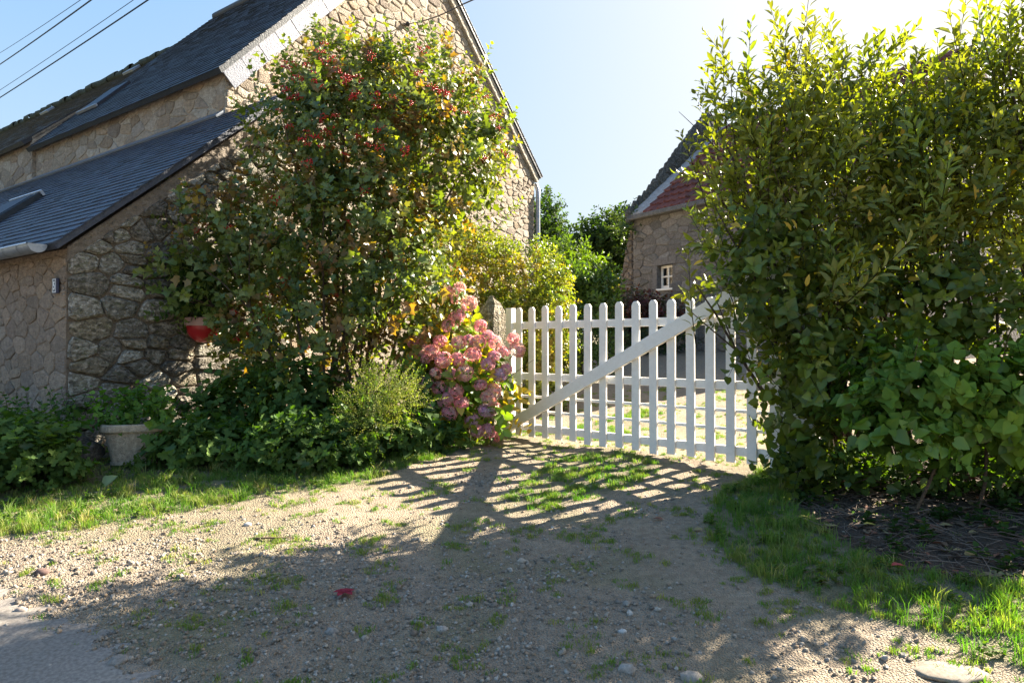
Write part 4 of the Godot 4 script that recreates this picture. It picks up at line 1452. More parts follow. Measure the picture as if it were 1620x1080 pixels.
func build_guelder() -> void:
	var th := thing("guelder_rose", "tall guelder rose bush with red berry clusters against the gable", "bush", V(-1.5, gbase(-1.5, 7.2), 7.2))
	var lobes := [[at(590, 240, 7.6), Vector3(0.95, 0.85, 0.8)], [at(690, 260, 7.6), Vector3(0.66, 0.8, 0.7)], [at(490, 230, 7.5), Vector3(0.55, 0.75, 0.5)], [at(550, 130, 7.8), Vector3(0.6, 0.45, 0.55)], [at(660, 140, 7.8), Vector3(0.68, 0.45, 0.55)], [at(570, 380, 7.2), Vector3(0.85, 0.8, 0.7)], [at(640, 450, 7.0), Vector3(0.5, 0.7, 0.5)], [at(440, 390, 7.4), Vector3(0.6, 0.8, 0.42)], [at(345, 370, 7.2), Vector3(0.42, 0.5, 0.25)], [at(290, 440, 7.05), Vector3(0.3, 0.3, 0.2)], [at(390, 460, 7.3), Vector3(0.55, 0.5, 0.35)], [at(500, 540, 7.0), Vector3(0.62, 0.5, 0.5)], [at(755, 230, 7.8), Vector3(0.3, 0.45, 0.45)], [at(400, 560, 7.2), Vector3(0.3, 0.4, 0.25)]]
	rng.seed = 60
	var tips := []
	for l in lobes: tips.append(l[0])
	for k in 10: tips.append(lobes[rng.randi() % 8][0] + rdir() * 0.5)
	stems(th, "stem", V(-1.75, 0.6, 7.25), 0.35, tips, 0.022, Color(0.17, 0.125, 0.09), 2)
	var stc := Color(0.16, 0.08, 0.05)
	var tw := [twig(0.3, 9, 1, 0.085, 0.042, 1.15, 0.0035, 71, stc), twig(0.28, 8, 1, 0.095, 0.048, 1.25, 0.0035, 72, stc), twig(0.26, 9, 1, 0.075, 0.036, 1.0, 0.003, 73, stc)]
	var pal := [Color(0.058, 0.085, 0.027), Color(0.076, 0.108, 0.034), Color(0.096, 0.128, 0.04), Color(0.118, 0.142, 0.045), Color(0.16, 0.115, 0.045), Color(0.20, 0.09, 0.04)]
	foliage(th, "foliage", tw, M.leaf, scatter(lobes, 3000, 0.42, 61, 0.55), [pal[0], pal[1], pal[1], pal[2], pal[2], pal[3], pal[3], Color(0.15, 0.15, 0.045), pal[4], Color(0.17, 0.10, 0.045)], 0.35, 0.7, 0.65, 1.05, 62)
	# long shoots that break the outline
	var sh := [twig(0.6, 15, 1, 0.085, 0.042, 1.2, 0.004, 74, stc), twig(0.5, 12, 1, 0.09, 0.045, 1.2, 0.004, 75, stc)]
	var pts := []
	for q in [[548, 60, 7.9], [575, 75, 7.8], [450, 100, 7.7], [625, 70, 7.9], [690, 90, 7.9], [520, 100, 7.7], [725, 130, 7.9], [405, 190, 7.5], [430, 150, 7.6], [770, 190, 7.8], [785, 260, 7.8], [740, 110, 8.0], [300, 300, 7.3], [265, 330, 7.2], [250, 400, 7.1], [470, 110, 7.7], [780, 330, 7.6]]:
		pts.append([at(q[0], q[1], q[2]) - Vector3(0, 0.25, 0), Vector3((q[0] - 590.0) / 260.0, 0.6, 0.1)])
	foliage(th, "foliage", sh, M.leaf, pts + pts, [pal[2], pal[3], Color(0.13, 0.18, 0.04)], 0.6, 0.35, 0.7, 1.0, 63)
	front_leaves(th, lobes, 240, 1, 0.095, 0.05, [pal[1], pal[2], pal[3], pal[0], pal[4]], 64, 0.9, 6)
	# berries in flat clusters
	rng.seed = 65
	var cl := []
	for v in 3:
		var g := Geo.new()
		for k in 20:
			var a := rnd(0, TAU)
			var r := sqrt(rng.randf()) * 0.045
			var q := Vector3(cos(a) * r, rnd(-0.02, 0.012) - r * 0.3, sin(a) * r)
			g.col = Color(0.42, 0.015, 0.012) * rnd(0.7, 1.25)
			ball(g, q, Vector3.ONE * 0.0062, 4, 6)
			if k % 4 == 0:
				g.col = stc
				tube(g, [Vector3(0, 0.05, 0), q], 0.0014, 0.001, 3)
		cl.append(g.mesh())
	var bp := [[500, 213], [486, 226], [520, 200], [478, 218], [508, 228], [515, 205], [505, 78], [512, 65], [450, 95], [440, 318], [437, 310], [470, 150], [508, 133], [535, 108], [557, 150], [560, 145], [545, 125], [690, 137], [700, 143], [708, 145], [680, 132], [660, 112], [668, 75], [675, 72], [765, 247], [640, 232], [455, 442], [450, 438], [360, 357], [328, 356], [310, 362], [372, 492], [425, 502], [375, 535], [398, 527], [490, 546], [425, 465], [715, 170], [735, 175], [770, 150], [790, 200], [600, 200], [585, 85], [780, 180], [620, 150], [650, 160], [575, 300], [530, 180], [470, 120], [490, 190], [555, 350], [530, 465], [640, 240], [800, 240]]
	for k in 26:
		bp.append([rnd(430, 600), rnd(80, 260)])
	for q in bp:
		var e := 1.0 - pow((q[0] - 590.0) / 260.0, 2) - pow((q[1] - 300.0) / 330.0, 2)
		var d := 7.5 - 0.75 * sqrt(maxf(0.0, e)) + rnd(-0.03, 0.08)
		if q[0] < 420: d = 7.0 + rnd(-0.05, 0.1)
		part(th, "berry_cluster", cl[rng.randi() % 3], M.berry, Transform3D(Basis.from_euler(Vector3(rnd(-0.4, 0.7), rnd(0, TAU), rnd(-0.4, 0.4))).scaled(Vector3.ONE * rnd(0.8, 1.35)), at(q[0], q[1], d)))

func low_plant(called: String, label: String, category: String, lobes: Array, n: int, kind: int, ll: float, hw: float, pal: Array, sd: int, front := 0, tl := 0.14, group := "") -> Node3D:
	var c: Vector3 = lobes[0][0]
	var th := thing(called, label, category, V(c.x, gbase(c.x, -c.z), -c.z), group)
	var tw := [twig(tl, 5, kind, ll, hw, 1.2, 0.002, sd, Color(0.1, 0.09, 0.04)), twig(tl * 1.2, 6, kind, ll * 1.1, hw * 1.1, 1.3, 0.002, sd + 1, Color(0.1, 0.09, 0.04))]
	foliage(th, "foliage", tw, M.leaf_soft, scatter(lobes, n, 0.42, sd + 2), pal, 0.8, 0.6, 0.7, 1.15, sd + 3)
	rng.seed = sd + 4
	var tips := []
	for l in lobes:
		tips.append(l[0])
		tips.append(l[0] + rdir() * l[1] * 0.6)
	stems(th, "stem", Vector3(c.x, 0, c.z), 0.12, tips, 0.006, Color(0.12, 0.09, 0.05), 0)
	if front > 0: front_leaves(th, lobes, front, kind, ll * 1.15, hw * 1.15, pal, sd + 5)
	return th

func build_left_plants() -> void:
	var dk := [Color(0.045, 0.08, 0.026), Color(0.055, 0.095, 0.028), Color(0.065, 0.108, 0.03), Color(0.08, 0.125, 0.034)]
	var lt := [Color(0.06, 0.12, 0.03), Color(0.085, 0.15, 0.035), Color(0.11, 0.17, 0.04)]
	low_plant("leafy_plant", "dark leafy clump at the far left edge by the house wall", "plant", [[at(30, 742, 5.5), Vector3(0.42, 0.3, 0.3)], [at(-60, 720, 5.6), Vector3(0.45, 0.35, 0.3)], [at(95, 735, 5.6), Vector3(0.22, 0.2, 0.2)], [at(60, 700, 5.8), Vector3(0.3, 0.2, 0.25)]], 420, 3, 0.07, 0.036, dk, 101, 40, 0.14, "low plants along the house")
	low_plant("leafy_plant", "low dark plants just right of the pale stone pot", "plant", [[at(300, 712, 6.2), Vector3(0.36, 0.2, 0.28)], [at(370, 715, 6.3), Vector3(0.25, 0.18, 0.25)]], 220, 3, 0.075, 0.04, dk, 111, 20, 0.14, "low plants along the house")
	low_plant("leafy_plant", "broad green clump of cut leaves below the guelder rose", "plant", [[at(470, 715, 6.05), Vector3(0.36, 0.28, 0.28)], [at(430, 720, 6.1), Vector3(0.22, 0.2, 0.22)], [at(530, 725, 6.1), Vector3(0.26, 0.22, 0.22)], [at(560, 690, 6.3), Vector3(0.26, 0.26, 0.22)]], 420, 3, 0.068, 0.036, dk + [Color(0.07, 0.12, 0.03)], 121, 60, 0.14, "low plants along the house")
	low_plant("leafy_plant", "leafy plant tucked under the hydrangea's left side", "plant", [[at(630, 690, 6.5), Vector3(0.32, 0.24, 0.26)], [at(690, 705, 6.8), Vector3(0.3, 0.16, 0.22)], [at(590, 660, 6.6), Vector3(0.25, 0.3, 0.25)]], 330, 2, 0.07, 0.035, dk + lt, 131, 40, 0.14, "low plants along the house")
	low_plant("leafy_plant", "shaded foliage filling the foot of the rubble wall behind the low plants", "plant", [[at(400, 640, 6.9), Vector3(0.4, 0.35, 0.3)], [at(480, 630, 6.7), Vector3(0.35, 0.35, 0.3)], [at(340, 670, 6.8), Vector3(0.35, 0.25, 0.25)]], 380, 2, 0.07, 0.036, dk, 141, 0, 0.16, "low plants along the house")
	low_plant("weeds", "weedy tufts at the foot of the wall left of the pot", "plant", [[at(110, 655, 6.3), Vector3(0.2, 0.14, 0.15)], [at(30, 672, 6.1), Vector3(0.3, 0.18, 0.2)], [at(-80, 670, 6.4), Vector3(0.4, 0.2, 0.2)]], 150, 1, 0.05, 0.022, dk, 151)
	# feathery shrub with tiny leaves
	var fb := [[at(600, 620, 6.1), Vector3(0.22, 0.16, 0.2)], [at(585, 660, 6.05), Vector3(0.2, 0.16, 0.18)], [at(635, 640, 6.15), Vector3(0.15, 0.14, 0.15)]]
	var fs := thing("feathery_shrub", "pale feathery shrub of fine stems in the sun left of the hydrangea", "shrub", V(-1.2, gbase(-1.2, 6.5), 6.5))
	var ft := [twig(0.3, 22, 0, 0.026, 0.005, 0.9, 0.0015, 161, Color(0.2, 0.16, 0.08)), twig(0.26, 20, 0, 0.022, 0.005, 1.0, 0.0015, 162, Color(0.2, 0.16, 0.08))]
	foliage(fs, "foliage", ft, M.leaf_soft, scatter(fb, 330, 0.45, 163), [Color(0.11, 0.14, 0.045), Color(0.15, 0.17, 0.065), Color(0.2, 0.19, 0.09), Color(0.09, 0.125, 0.04)], 0.7, 0.8, 0.6, 1.05, 164)
	rng.seed = 165
	stems(fs, "stem", V(-1.2, 0.6, 6.5), 0.12, [at(600, 590, 6.5), at(570, 600, 6.5), at(630, 600, 6.5), at(545, 560, 6.6), at(552, 540, 6.6)], 0.005, Color(0.25, 0.15, 0.07), 0)
	# mallow stalk with one mauve flower at the left edge
	var q := at(15, 680, 5.75)
	var ms := thing("mauve_flower", "single mauve flower on a thin stalk at the left edge", "flower", V(q.x, gbase(q.x, 5.75), 5.75))
	var g := Geo.new()
	g.col = Color(0.1, 0.12, 0.04)
	tube(g, [V(q.x + 0.03, gbase(q.x, 5.75), 5.75), q.lerp(V(q.x + 0.03, gbase(q.x, 5.75), 5.75), 0.5) + Vector3(0.01, 0, 0), q], 0.004, 0.002, 5)
	part(ms, "stalk", g.mesh(), M.bark)
	for k in 5:
		g = Geo.new()
		leaf(g, Vector3.ZERO, Vector3(cos(k * 1.257), 0.35, sin(k * 1.257)), Vector3.UP, 0.03, 0.013, 4, Color(0.35, 0.16, 0.42))
		part(ms, "petal", g.mesh(), M.petal, Transform3D(basis_y(Vector3(0.2, 0.5, 0.8), 0), q))
	# boulder by the corner
	g = Geo.new()
	g.col = Color(0.16, 0.14, 0.13)
	ball(g, Vector3.ZERO, Vector3(0.2, 0.16, 0.16), 10, 14, 0.35, 4.0)
	var bq := at(122, 688, 6.05)
	single("boulder", g.mesh(), M.lichen_stone, "dark boulder half hidden by leaves left of the stone pot", "boulder", V(bq.x, gbase(bq.x, 6.05) + 0.08, 6.05))
	# stone pot
	var c := hit(217, 729)
	var pc := V(c.x, gbase(c.x, c.y) - 0.01, c.y)
	var pot := thing("stone_pot", "pale weathered stone pot with geraniums against the rubble wall", "pot", pc)
	var prof0 := [[0.17, 0.0], [0.172, 0.02], [0.165, 0.03], [0.205, 0.235], [0.213, 0.245], [0.228, 0.25], [0.235, 0.262], [0.235, 0.30], [0.228, 0.308], [0.205, 0.31], [0.2, 0.28]]
	var prof := []
	for r in prof0: prof.append([r[0] * 1.16, r[1] * 1.12])
	g = Geo.new()
	var n := 32
	for s in prof:
		for k in n:
			var a := TAU * k / n
			var w := pow(pow(absf(cos(a)), 4.5) + pow(absf(sin(a)), 4.5), -1.0 / 4.5)
			g.p(Vector3(cos(a) * w * s[0], s[1], sin(a) * w * s[0] * 0.8))
	for k in prof.size() - 1:
		for s in n:
			var b := (s + 1) % n
			g.quad(k * n + b, k * n + s, (k + 1) * n + s, (k + 1) * n + b)
	var tp := Transform3D(Basis(Vector3.UP, 0.35), pc)
	part(pot, "pot_body", g.mesh(), M.pot_stone, tp)
	g = Geo.new()
	g.col = Color(0.06, 0.045, 0.03)
	for k in n:
		var a := TAU * k / n
		var w := pow(pow(absf(cos(a)), 4.5) + pow(absf(sin(a)), 4.5), -1.0 / 4.5)
		g.p(Vector3(cos(a) * w * 0.234, 0.318, sin(a) * w * 0.234 * 0.8))
	var mid := g.p(Vector3(0, 0.33, 0))
	for k in n: g.tri((k + 1) % n, k, mid)
	part(pot, "soil", g.mesh(), M.litter, tp)
	var top := pc + Vector3(0, 0.36, 0)
	var gl := [[top + Vector3(0, 0.06, 0.02), Vector3(0.27, 0.12, 0.2)], [top + Vector3(0.22, -0.02, 0.0), Vector3(0.14, 0.12, 0.12)], [top + Vector3(-0.18, 0.0, 0.1), Vector3(0.12, 0.08, 0.1)]]
	var gr := thing("geranium", "straggly green geranium growing out of the pale stone pot", "plant", top)
	var gt := [twig(0.14, 6, 2, 0.055, 0.03, 1.2, 0.002, 171, Color(0.12, 0.12, 0.04)), twig(0.2, 7, 2, 0.05, 0.028, 1.2, 0.002, 172, Color(0.12, 0.12, 0.04))]
	foliage(gr, "foliage", gt, M.leaf_soft, scatter(gl, 95, 0.45, 173), lt, 0.8, 0.7, 0.7, 1.2, 174)
	# red wall planter
	var f := frame(-4.06, 6.5, 0.6, 0.8)
	var wc := f * Vector3(1.22, 1.885, 0.17)
	var wp := thing("wall_planter", "half round red planter with pink rim hung on the rubble wall", "planter", wc)
	var tw := Transform3D(f.basis, wc)
	g = Geo.new()
	lathe(g, tw, [Vector2(0.005, -0.26), Vector2(0.06, -0.25), Vector2(0.11, -0.215), Vector2(0.145, -0.165), Vector2(0.16, -0.115), Vector2(0.165, -0.085)], 28)
	part(wp, "bowl", g.mesh(), M.red_bowl)
	g = Geo.new()
	lathe(g, tw, [Vector2(0.166, -0.086), Vector2(0.178, -0.082), Vector2(0.18, -0.004), Vector2(0.176, 0.0), Vector2(0.165, 0.0), Vector2(0.16, -0.03)], 28)
	part(wp, "rim", g.mesh(), M.pink_rim)
	g = Geo.new()
	g.col = Color(0.06, 0.045, 0.03)
	lathe(g, tw, [Vector2(0.16, -0.025), Vector2(0.0, -0.02)], 20)
	part(wp, "soil", g.mesh(), M.litter)
	g = Geo.new()
	box(g, f, Vector3(1.2, 1.78, -0.02), Vector3(1.24, 1.9, 0.03), 0.004)
	part(wp, "bracket", g.mesh(true), M.metal)
	var pl := thing("trailing_plant", "straggly dark plant spilling over the red wall planter", "plant", wc)
	foliage(pl, "foliage", gt, M.leaf_soft, scatter([[wc + Vector3(-0.1, 0.18, 0.02), Vector3(0.3, 0.22, 0.16)], [wc + Vector3(-0.25, 0.25, 0), Vector3(0.3, 0.2, 0.14)], [wc + Vector3(0.1, 0.1, 0.05), Vector3(0.16, 0.14, 0.14)]], 200, 0.45, 183), dk, 0.3, 0.8, 0.8, 1.4, 184)
	g = Geo.new()
	rng.seed = 8
	for k in 16:
		g.col = Color(0.14, 0.17, 0.06) * rnd(0.7, 1.2)
		var b := wc + Vector3(rnd(-0.1, 0.1), 0, rnd(-0.05, 0.1))
		tube(g, [b, b + Vector3(rnd(-0.05, 0.05), 0.15, 0.02), b + Vector3(rnd(-0.14, 0.14), rnd(0.22, 0.34), rnd(0, 0.08))], 0.004, 0.001, 3)
	part(pl, "grass_stalks", g.mesh(), M.leaf_soft)

# ---------------------------------------------------------------- beyond the gate
func build_yard_plants() -> void:
	var th := thing("clipped_hedge", "yellow green sunlit hedge behind the left half of the gate", "hedge", V(0.05, gbase(0.05, 9.6), 9.6))
	var lobes := [[at(760, 440, 9.7), Vector3(0.5, 0.6, 0.45)], [at(830, 450, 9.6), Vector3(0.52, 0.6, 0.45)], [at(800, 540, 9.5), Vector3(0.8, 0.6, 0.45)], [at(870, 520, 9.5), Vector3(0.28, 0.75, 0.4)], [at(790, 600, 9.5), Vector3(0.75, 0.5, 0.45)], [at(865, 600, 9.5), Vector3(0.32, 0.5, 0.4)], [at(730, 400, 9.9), Vector3(0.35, 0.3, 0.35)]]
	var stc := Color(0.15, 0.1, 0.06)
	var tw := [twig(0.24, 10, 4, 0.055, 0.02, 1.0, 0.0025, 201, stc), twig(0.2, 9, 4, 0.06, 0.022, 1.1, 0.0025, 202, stc)]
	foliage(th, "foliage", tw, M.leaf, scatter(lobes, 2900, 0.25, 203, 0.5), [Color(0.10, 0.14, 0.03), Color(0.125, 0.16, 0.033), Color(0.15, 0.175, 0.036), Color(0.175, 0.18, 0.04), Color(0.19, 0.15, 0.045)], 0.4, 0.8, 0.6, 1.0, 204)
	rng.seed = 205
	stems(th, "stem", V(0.0, 0.6, 9.6), 0.5, [lobes[0][0], lobes[1][0], lobes[2][0], lobes[3][0]], 0.02, Color(0.12, 0.09, 0.06), 1)
	th = thing("laurel_bush", "glossy green bush at the end of the clipped hedge", "bush", V(1.3, gbase(1.3, 13.0), 13.0))
	lobes = [[at(918, 455, 13.0), Vector3(0.5, 0.55, 0.5)], [at(945, 480, 12.8), Vector3(0.3, 0.5, 0.4)], [at(900, 420, 13.3), Vector3(0.4, 0.4, 0.4)], [at(930, 540, 12.9), Vector3(0.5, 0.6, 0.45)], [at(880, 500, 13.2), Vector3(0.5, 0.6, 0.45)]]
	tw = [twig(0.3, 9, 0, 0.11, 0.026, 0.9, 0.003, 211, stc), twig(0.28, 9, 4, 0.10, 0.03, 1.0, 0.003, 212, stc)]
	foliage(th, "foliage", tw, M.leaf, scatter(lobes, 900, 0.35, 213), [Color(0.045, 0.085, 0.024), Color(0.065, 0.115, 0.028), Color(0.085, 0.135, 0.03)], 0.5, 0.7, 0.7, 1.1, 214)
	rng.seed = 215
	stems(th, "stem", V(1.3, 0.6, 13.0), 0.3, [lobes[0][0], lobes[1][0], lobes[2][0]], 0.02, Color(0.12, 0.09, 0.06), 1)
	tree("broadleaf_tree", "dark rounded tree beyond the yard beside the cottage", [[at(945, 400, 26), Vector3(1.0, 1.3, 1.0)], [at(975, 375, 26), Vector3(0.9, 0.9, 0.9)], [at(925, 400, 26.3), Vector3(0.65, 0.6, 0.7)], [at(960, 450, 26), Vector3(1.2, 1.2, 1.0)], [at(1000, 360, 26.5), Vector3(0.6, 0.7, 0.6)]], [Color(0.03, 0.05, 0.018), Color(0.038, 0.06, 0.02), Color(0.05, 0.07, 0.022)], 1400, 221)
	tree("broadleaf_tree", "lighter tree showing past the downpipe of the gabled house", [[at(858, 350, 30), Vector3(0.9, 1.2, 1.0)], [at(870, 385, 30), Vector3(0.8, 0.8, 0.8)], [at(852, 400, 30), Vector3(1.0, 1.0, 1.0)], [at(880, 420, 30), Vector3(0.8, 0.9, 0.8)]], [Color(0.035, 0.058, 0.024), Color(0.045, 0.07, 0.028), Color(0.058, 0.082, 0.03)], 1000, 231)
	tree("broadleaf_tree", "distant low tree row ending behind the laurel bush", [[at(905, 470, 36), Vector3(2.4, 1.5, 1.2)], [at(820, 480, 38), Vector3(2.5, 1.6, 1.2)]], [Color(0.04, 0.07, 0.025), Color(0.05, 0.085, 0.03)], 900, 241)

func tree(called: String, label: String, lobes: Array, pal: Array, n: int, sd: int) -> void:
	var c: Vector3 = lobes[0][0]
	var base := V(c.x, gbase(c.x, -c.z), -c.z)
	var th := thing(called, label, "tree", base, "trees beyond the yard")
	var tw := [twig(0.4, 9, 4, 0.14, 0.055, 1.1, 0.004, sd, Color(0.1, 0.08, 0.05)), twig(0.4, 9, 4, 0.13, 0.05, 1.2, 0.004, sd + 1, Color(0.1, 0.08, 0.05))]
	var g := Geo.new()
	g.col = Color(0.1, 0.075, 0.055)
	tube(g, [base - Vector3(0, 0.1, 0), base.lerp(c, 0.5) + Vector3(0.1, 0, 0), c], 0.16, 0.06, 8)
	for l in lobes:
		tube(g, [base.lerp(c, 0.45), base.lerp(c, 0.45).lerp(l[0], 0.6) + Vector3(0, 0.1, 0), l[0]], 0.07, 0.02, 5)
	part(th, "trunk", g.mesh(), M.bark)
	foliage(th, "crown", tw, M.leaf_soft, scatter(lobes, n, 0.4, sd + 2), pal, 0.4, 0.8, 0.7, 1.2, sd + 3)

# ---------------------------------------------------------------- hedge on the right
func build_right_hedge() -> void:
	var stc := Color(0.15, 0.09, 0.055)
	var tw := [twig(0.34, 12, 0, 0.11, 0.021, 0.85, 0.0035, 301, stc), twig(0.3, 11, 0, 0.12, 0.024, 0.95, 0.0035, 302, stc), twig(0.26, 11, 4, 0.07, 0.02, 1.0, 0.003, 303, stc)]
	var sh := [twig(0.75, 24, 0, 0.115, 0.022, 0.95, 0.005, 304, stc), twig(0.6, 20, 0, 0.12, 0.024, 0.9, 0.005, 305, stc), twig(0.9, 30, 0, 0.11, 0.021, 1.0, 0.005, 306, stc)]
	var iv := [twig(0.26, 7, 2, 0.075, 0.036, 1.2, 0.003, 307, stc), twig(0.24, 6, 2, 0.085, 0.042, 1.3, 0.003, 308, stc)]
	var pal := [Color(0.068, 0.09, 0.022), Color(0.088, 0.113, 0.025), Color(0.11, 0.135, 0.028), Color(0.132, 0.15, 0.03), Color(0.145, 0.165, 0.03), Color(0.15, 0.165, 0.035)]
	var ivp := [Color(0.06, 0.09, 0.02), Color(0.08, 0.115, 0.024), Color(0.10, 0.14, 0.03)]
	var all := [
		["leafy shrub nearest the gate, hiding the end of the diagonal brace", Vector2(2.5, 5.55), [[at(1205, 250, 5.60), Vector3(0.45, 0.65, 0.5)], [at(1195, 390, 5.50), Vector3(0.42, 0.55, 0.5)], [at(1265, 330, 5.50), Vector3(0.5, 0.75, 0.55)], [at(1270, 500, 5.30), Vector3(0.42, 0.5, 0.45)], [at(1260, 180, 5.70), Vector3(0.4, 0.45, 0.4)]], [[at(1222, 420, 5.25), Vector3(0.3, 0.4, 0.3)], [at(1228, 510, 5.20), Vector3(0.3, 0.32, 0.28)], [at(1265, 590, 5.10), Vector3(0.24, 0.34, 0.22)], [at(1275, 690, 5.10), Vector3(0.2, 0.32, 0.2)], [at(1265, 660, 5.50), Vector3(0.22, 0.42, 0.25)], [at(1290, 580, 5.40), Vector3(0.25, 0.4, 0.3)], [at(1270, 740, 5.40), Vector3(0.25, 0.18, 0.22)]]],
		["tall shrub with feathery top shoots in the middle of the right hedge", Vector2(2.9, 5.7), [[at(1350, 220, 5.8), Vector3(0.5, 0.65, 0.55)], [at(1375, 380, 5.6), Vector3(0.5, 0.65, 0.5)], [at(1330, 480, 5.5), Vector3(0.42, 0.42, 0.4)], [at(1395, 320, 5.6), Vector3(0.42, 0.55, 0.5)]], [[at(1360, 560, 5.3), Vector3(0.3, 0.3, 0.25)], [at(1420, 500, 5.2), Vector3(0.3, 0.3, 0.25)]]],
		["broad shrub of the right hedge below the patch of tile roof", Vector2(3.5, 5.5), [[at(1490, 265, 5.5), Vector3(0.48, 0.45, 0.5)], [at(1510, 330, 5.3), Vector3(0.5, 0.6, 0.45)], [at(1450, 400, 5.4), Vector3(0.42, 0.5, 0.4)], [at(1540, 180, 5.6), Vector3(0.45, 0.45, 0.45)]], [[at(1480, 500, 5.1), Vector3(0.3, 0.3, 0.22)], [at(1540, 470, 5.0), Vector3(0.25, 0.3, 0.22)]]],
		["tall shrub cut off by the right edge of the picture", Vector2(4.2, 5.2), [[at(1610, 200, 5.3), Vector3(0.5, 0.7, 0.5)], [at(1640, 360, 5.2), Vector3(0.5, 0.65, 0.45)], [at(1700, 240, 5.3), Vector3(0.5, 0.8, 0.5)], [at(1730, 420, 5.2), Vector3(0.5, 0.6, 0.45)]], [[at(1610, 520, 4.9), Vector3(0.25, 0.25, 0.22)], [at(1700, 600, 4.9), Vector3(0.4, 0.4, 0.3)]]],
	]
	var tops := [[[1120, 115, 5.55, -0.3], [1105, 190, 5.65, -0.4], [1180, 95, 5.55, -0.05], [1245, 110, 5.55, 0.1], [1160, 200, 5.45, -0.2], [1130, 260, 5.35, -0.4], [1215, 150, 5.55, 0.0], [1100, 390, 5.35, -0.6], [1290, 120, 5.65, 0.1]],
		[[1318, 60, 5.8, -0.05], [1345, 85, 5.8, 0.1], [1385, 110, 5.8, 0.25], [1300, 110, 5.8, -0.2], [1410, 180, 5.7, 0.2], [1365, 130, 5.7, 0.0]],
		[[1450, 150, 5.5, -0.1], [1515, 85, 5.5, 0.0], [1485, 115, 5.5, 0.1], [1540, 120, 5.5, 0.1], [1430, 185, 5.5, -0.2]],
		[[1585, 40, 5.3, 0.0], [1610, 60, 5.3, 0.1], [1640, 30, 5.3, 0.1], [1570, 110, 5.3, -0.1], [1680, 60, 5.3, 0.1], [1600, 20, 5.2, 0.1]]]
	for k in all.size():
		var a: Array = all[k]
		var b: Vector2 = a[1]
		var th := thing("hedge_shrub", a[0], "shrub", V(b.x, gbase(b.x, b.y), b.y), "shrubs of the right hedge")
		var lobes: Array = a[2]
		rng.seed = 310 + k
		var tips := []
		for l in lobes:
			tips.append(l[0])
			tips.append(l[0] + rdir() * l[1] * 0.6)
		for q in tops[k]: tips.append(at(q[0], q[1] + 60, q[2]))
		stems(th, "stem", V(b.x, 0.6, b.y), 0.24, tips, 0.02, Color(0.13, 0.095, 0.07), 2)
		foliage(th, "foliage", tw, M.leaf, scatter(lobes, 410, 0.6, 320 + k), pal, 0.75, 0.6, 0.7, 1.1, 330 + k)
		foliage(th, "foliage", iv, M.leaf, scatter(a[3], 300 if k == 0 else 90, 0.5, 340 + k), ivp, 0.0, 0.8, 0.8, 1.2, 350 + k)
		var pts := []
		for q in tops[k]:
			pts.append([at(q[0], q[1], q[2]) - Vector3(q[3] * 0.5, 0.45, 0), Vector3(q[3], 1.0, 0.0)])
			pts.append([at(q[0], q[1] + 50, q[2]) + rdir() * 0.12 - Vector3(0, 0.4, 0), Vector3(q[3] + rnd(-0.2, 0.2), 1.0, rnd(-0.2, 0.2))])
		for j in 22:
			var l: Array = lobes[rng.randi() % lobes.size()]
			var d := rdir()
			d.y = absf(d.y)
			pts.append([l[0] + d * l[1] * 0.75, d])
		foliage(th, "foliage", sh, M.leaf, pts, [pal[2], pal[3], Color(0.13, 0.17, 0.035), Color(0.16, 0.17, 0.045)], 0.8, 0.15, 0.75, 1.05, 360 + k)
		front_leaves(th, lobes, 130, 0, 0.10, 0.02, [pal[0], pal[1], pal[2], pal[3], Color(0.4, 0.27, 0.04)], 370 + k)
		front_leaves(th, a[3], 30, 2, 0.085, 0.042, ivp, 380 + k)
	# bush of big heart shaped leaves in front
	var bl := [[at(1390, 640, 4.8), Vector3(0.28, 0.2, 0.25)], [at(1440, 610, 4.75), Vector3(0.32, 0.22, 0.25)], [at(1440, 690, 4.6), Vector3(0.34, 0.16, 0.22)], [at(1530, 640, 4.7), Vector3(0.36, 0.28, 0.25)], [at(1610, 640, 4.6), Vector3(0.32, 0.34, 0.25)], [at(1700, 650, 4.6), Vector3(0.4, 0.4, 0.3)]]
	var bp := [Color(0.07, 0.12, 0.024), Color(0.09, 0.15, 0.028), Color(0.11, 0.175, 0.03), Color(0.13, 0.19, 0.034)]
	var bb := thing("broad_leaved_bush", "bush of big heart shaped green leaves low in front of the hedge", "bush", V(2.9, gbase(2.9, 4.9), 4.9))
	var bt := [twig(0.2, 7, 2, 0.075, 0.038, 1.2, 0.003, 401, stc), twig(0.22, 8, 2, 0.085, 0.043, 1.3, 0.003, 402, stc)]
	foliage(bb, "foliage", bt, M.leaf_soft, scatter(bl, 430, 0.5, 403), bp, 0.5, 0.7, 0.7, 1.1, 404)
	front_leaves(bb, bl, 220, 2, 0.082, 0.041, bp, 405)
	rng.seed = 406
	stems(bb, "stem", V(2.9, 0.6, 4.95), 0.4, [bl[0][0], bl[1][0], bl[2][0], bl[3][0], bl[4][0]], 0.012, Color(0.17, 0.11, 0.07), 1)
	var il := [[at(1300, 745, 5.2), Vector3(0.3, 0.18, 0.2)], [at(1420, 760, 5.0), Vector3(0.5, 0.12, 0.2)], [at(1560, 750, 4.9), Vector3(0.5, 0.2, 0.2)], [at(1700, 760, 4.8), Vector3(0.5, 0.25, 0.2)]]
	low_plant("ivy", "dark ivy trailing along the foot of the right hedge", "ivy", il, 330, 2, 0.06, 0.03, [Color(0.045, 0.075, 0.024), Color(0.055, 0.09, 0.026), Color(0.07, 0.105, 0.03)], 411, 30)

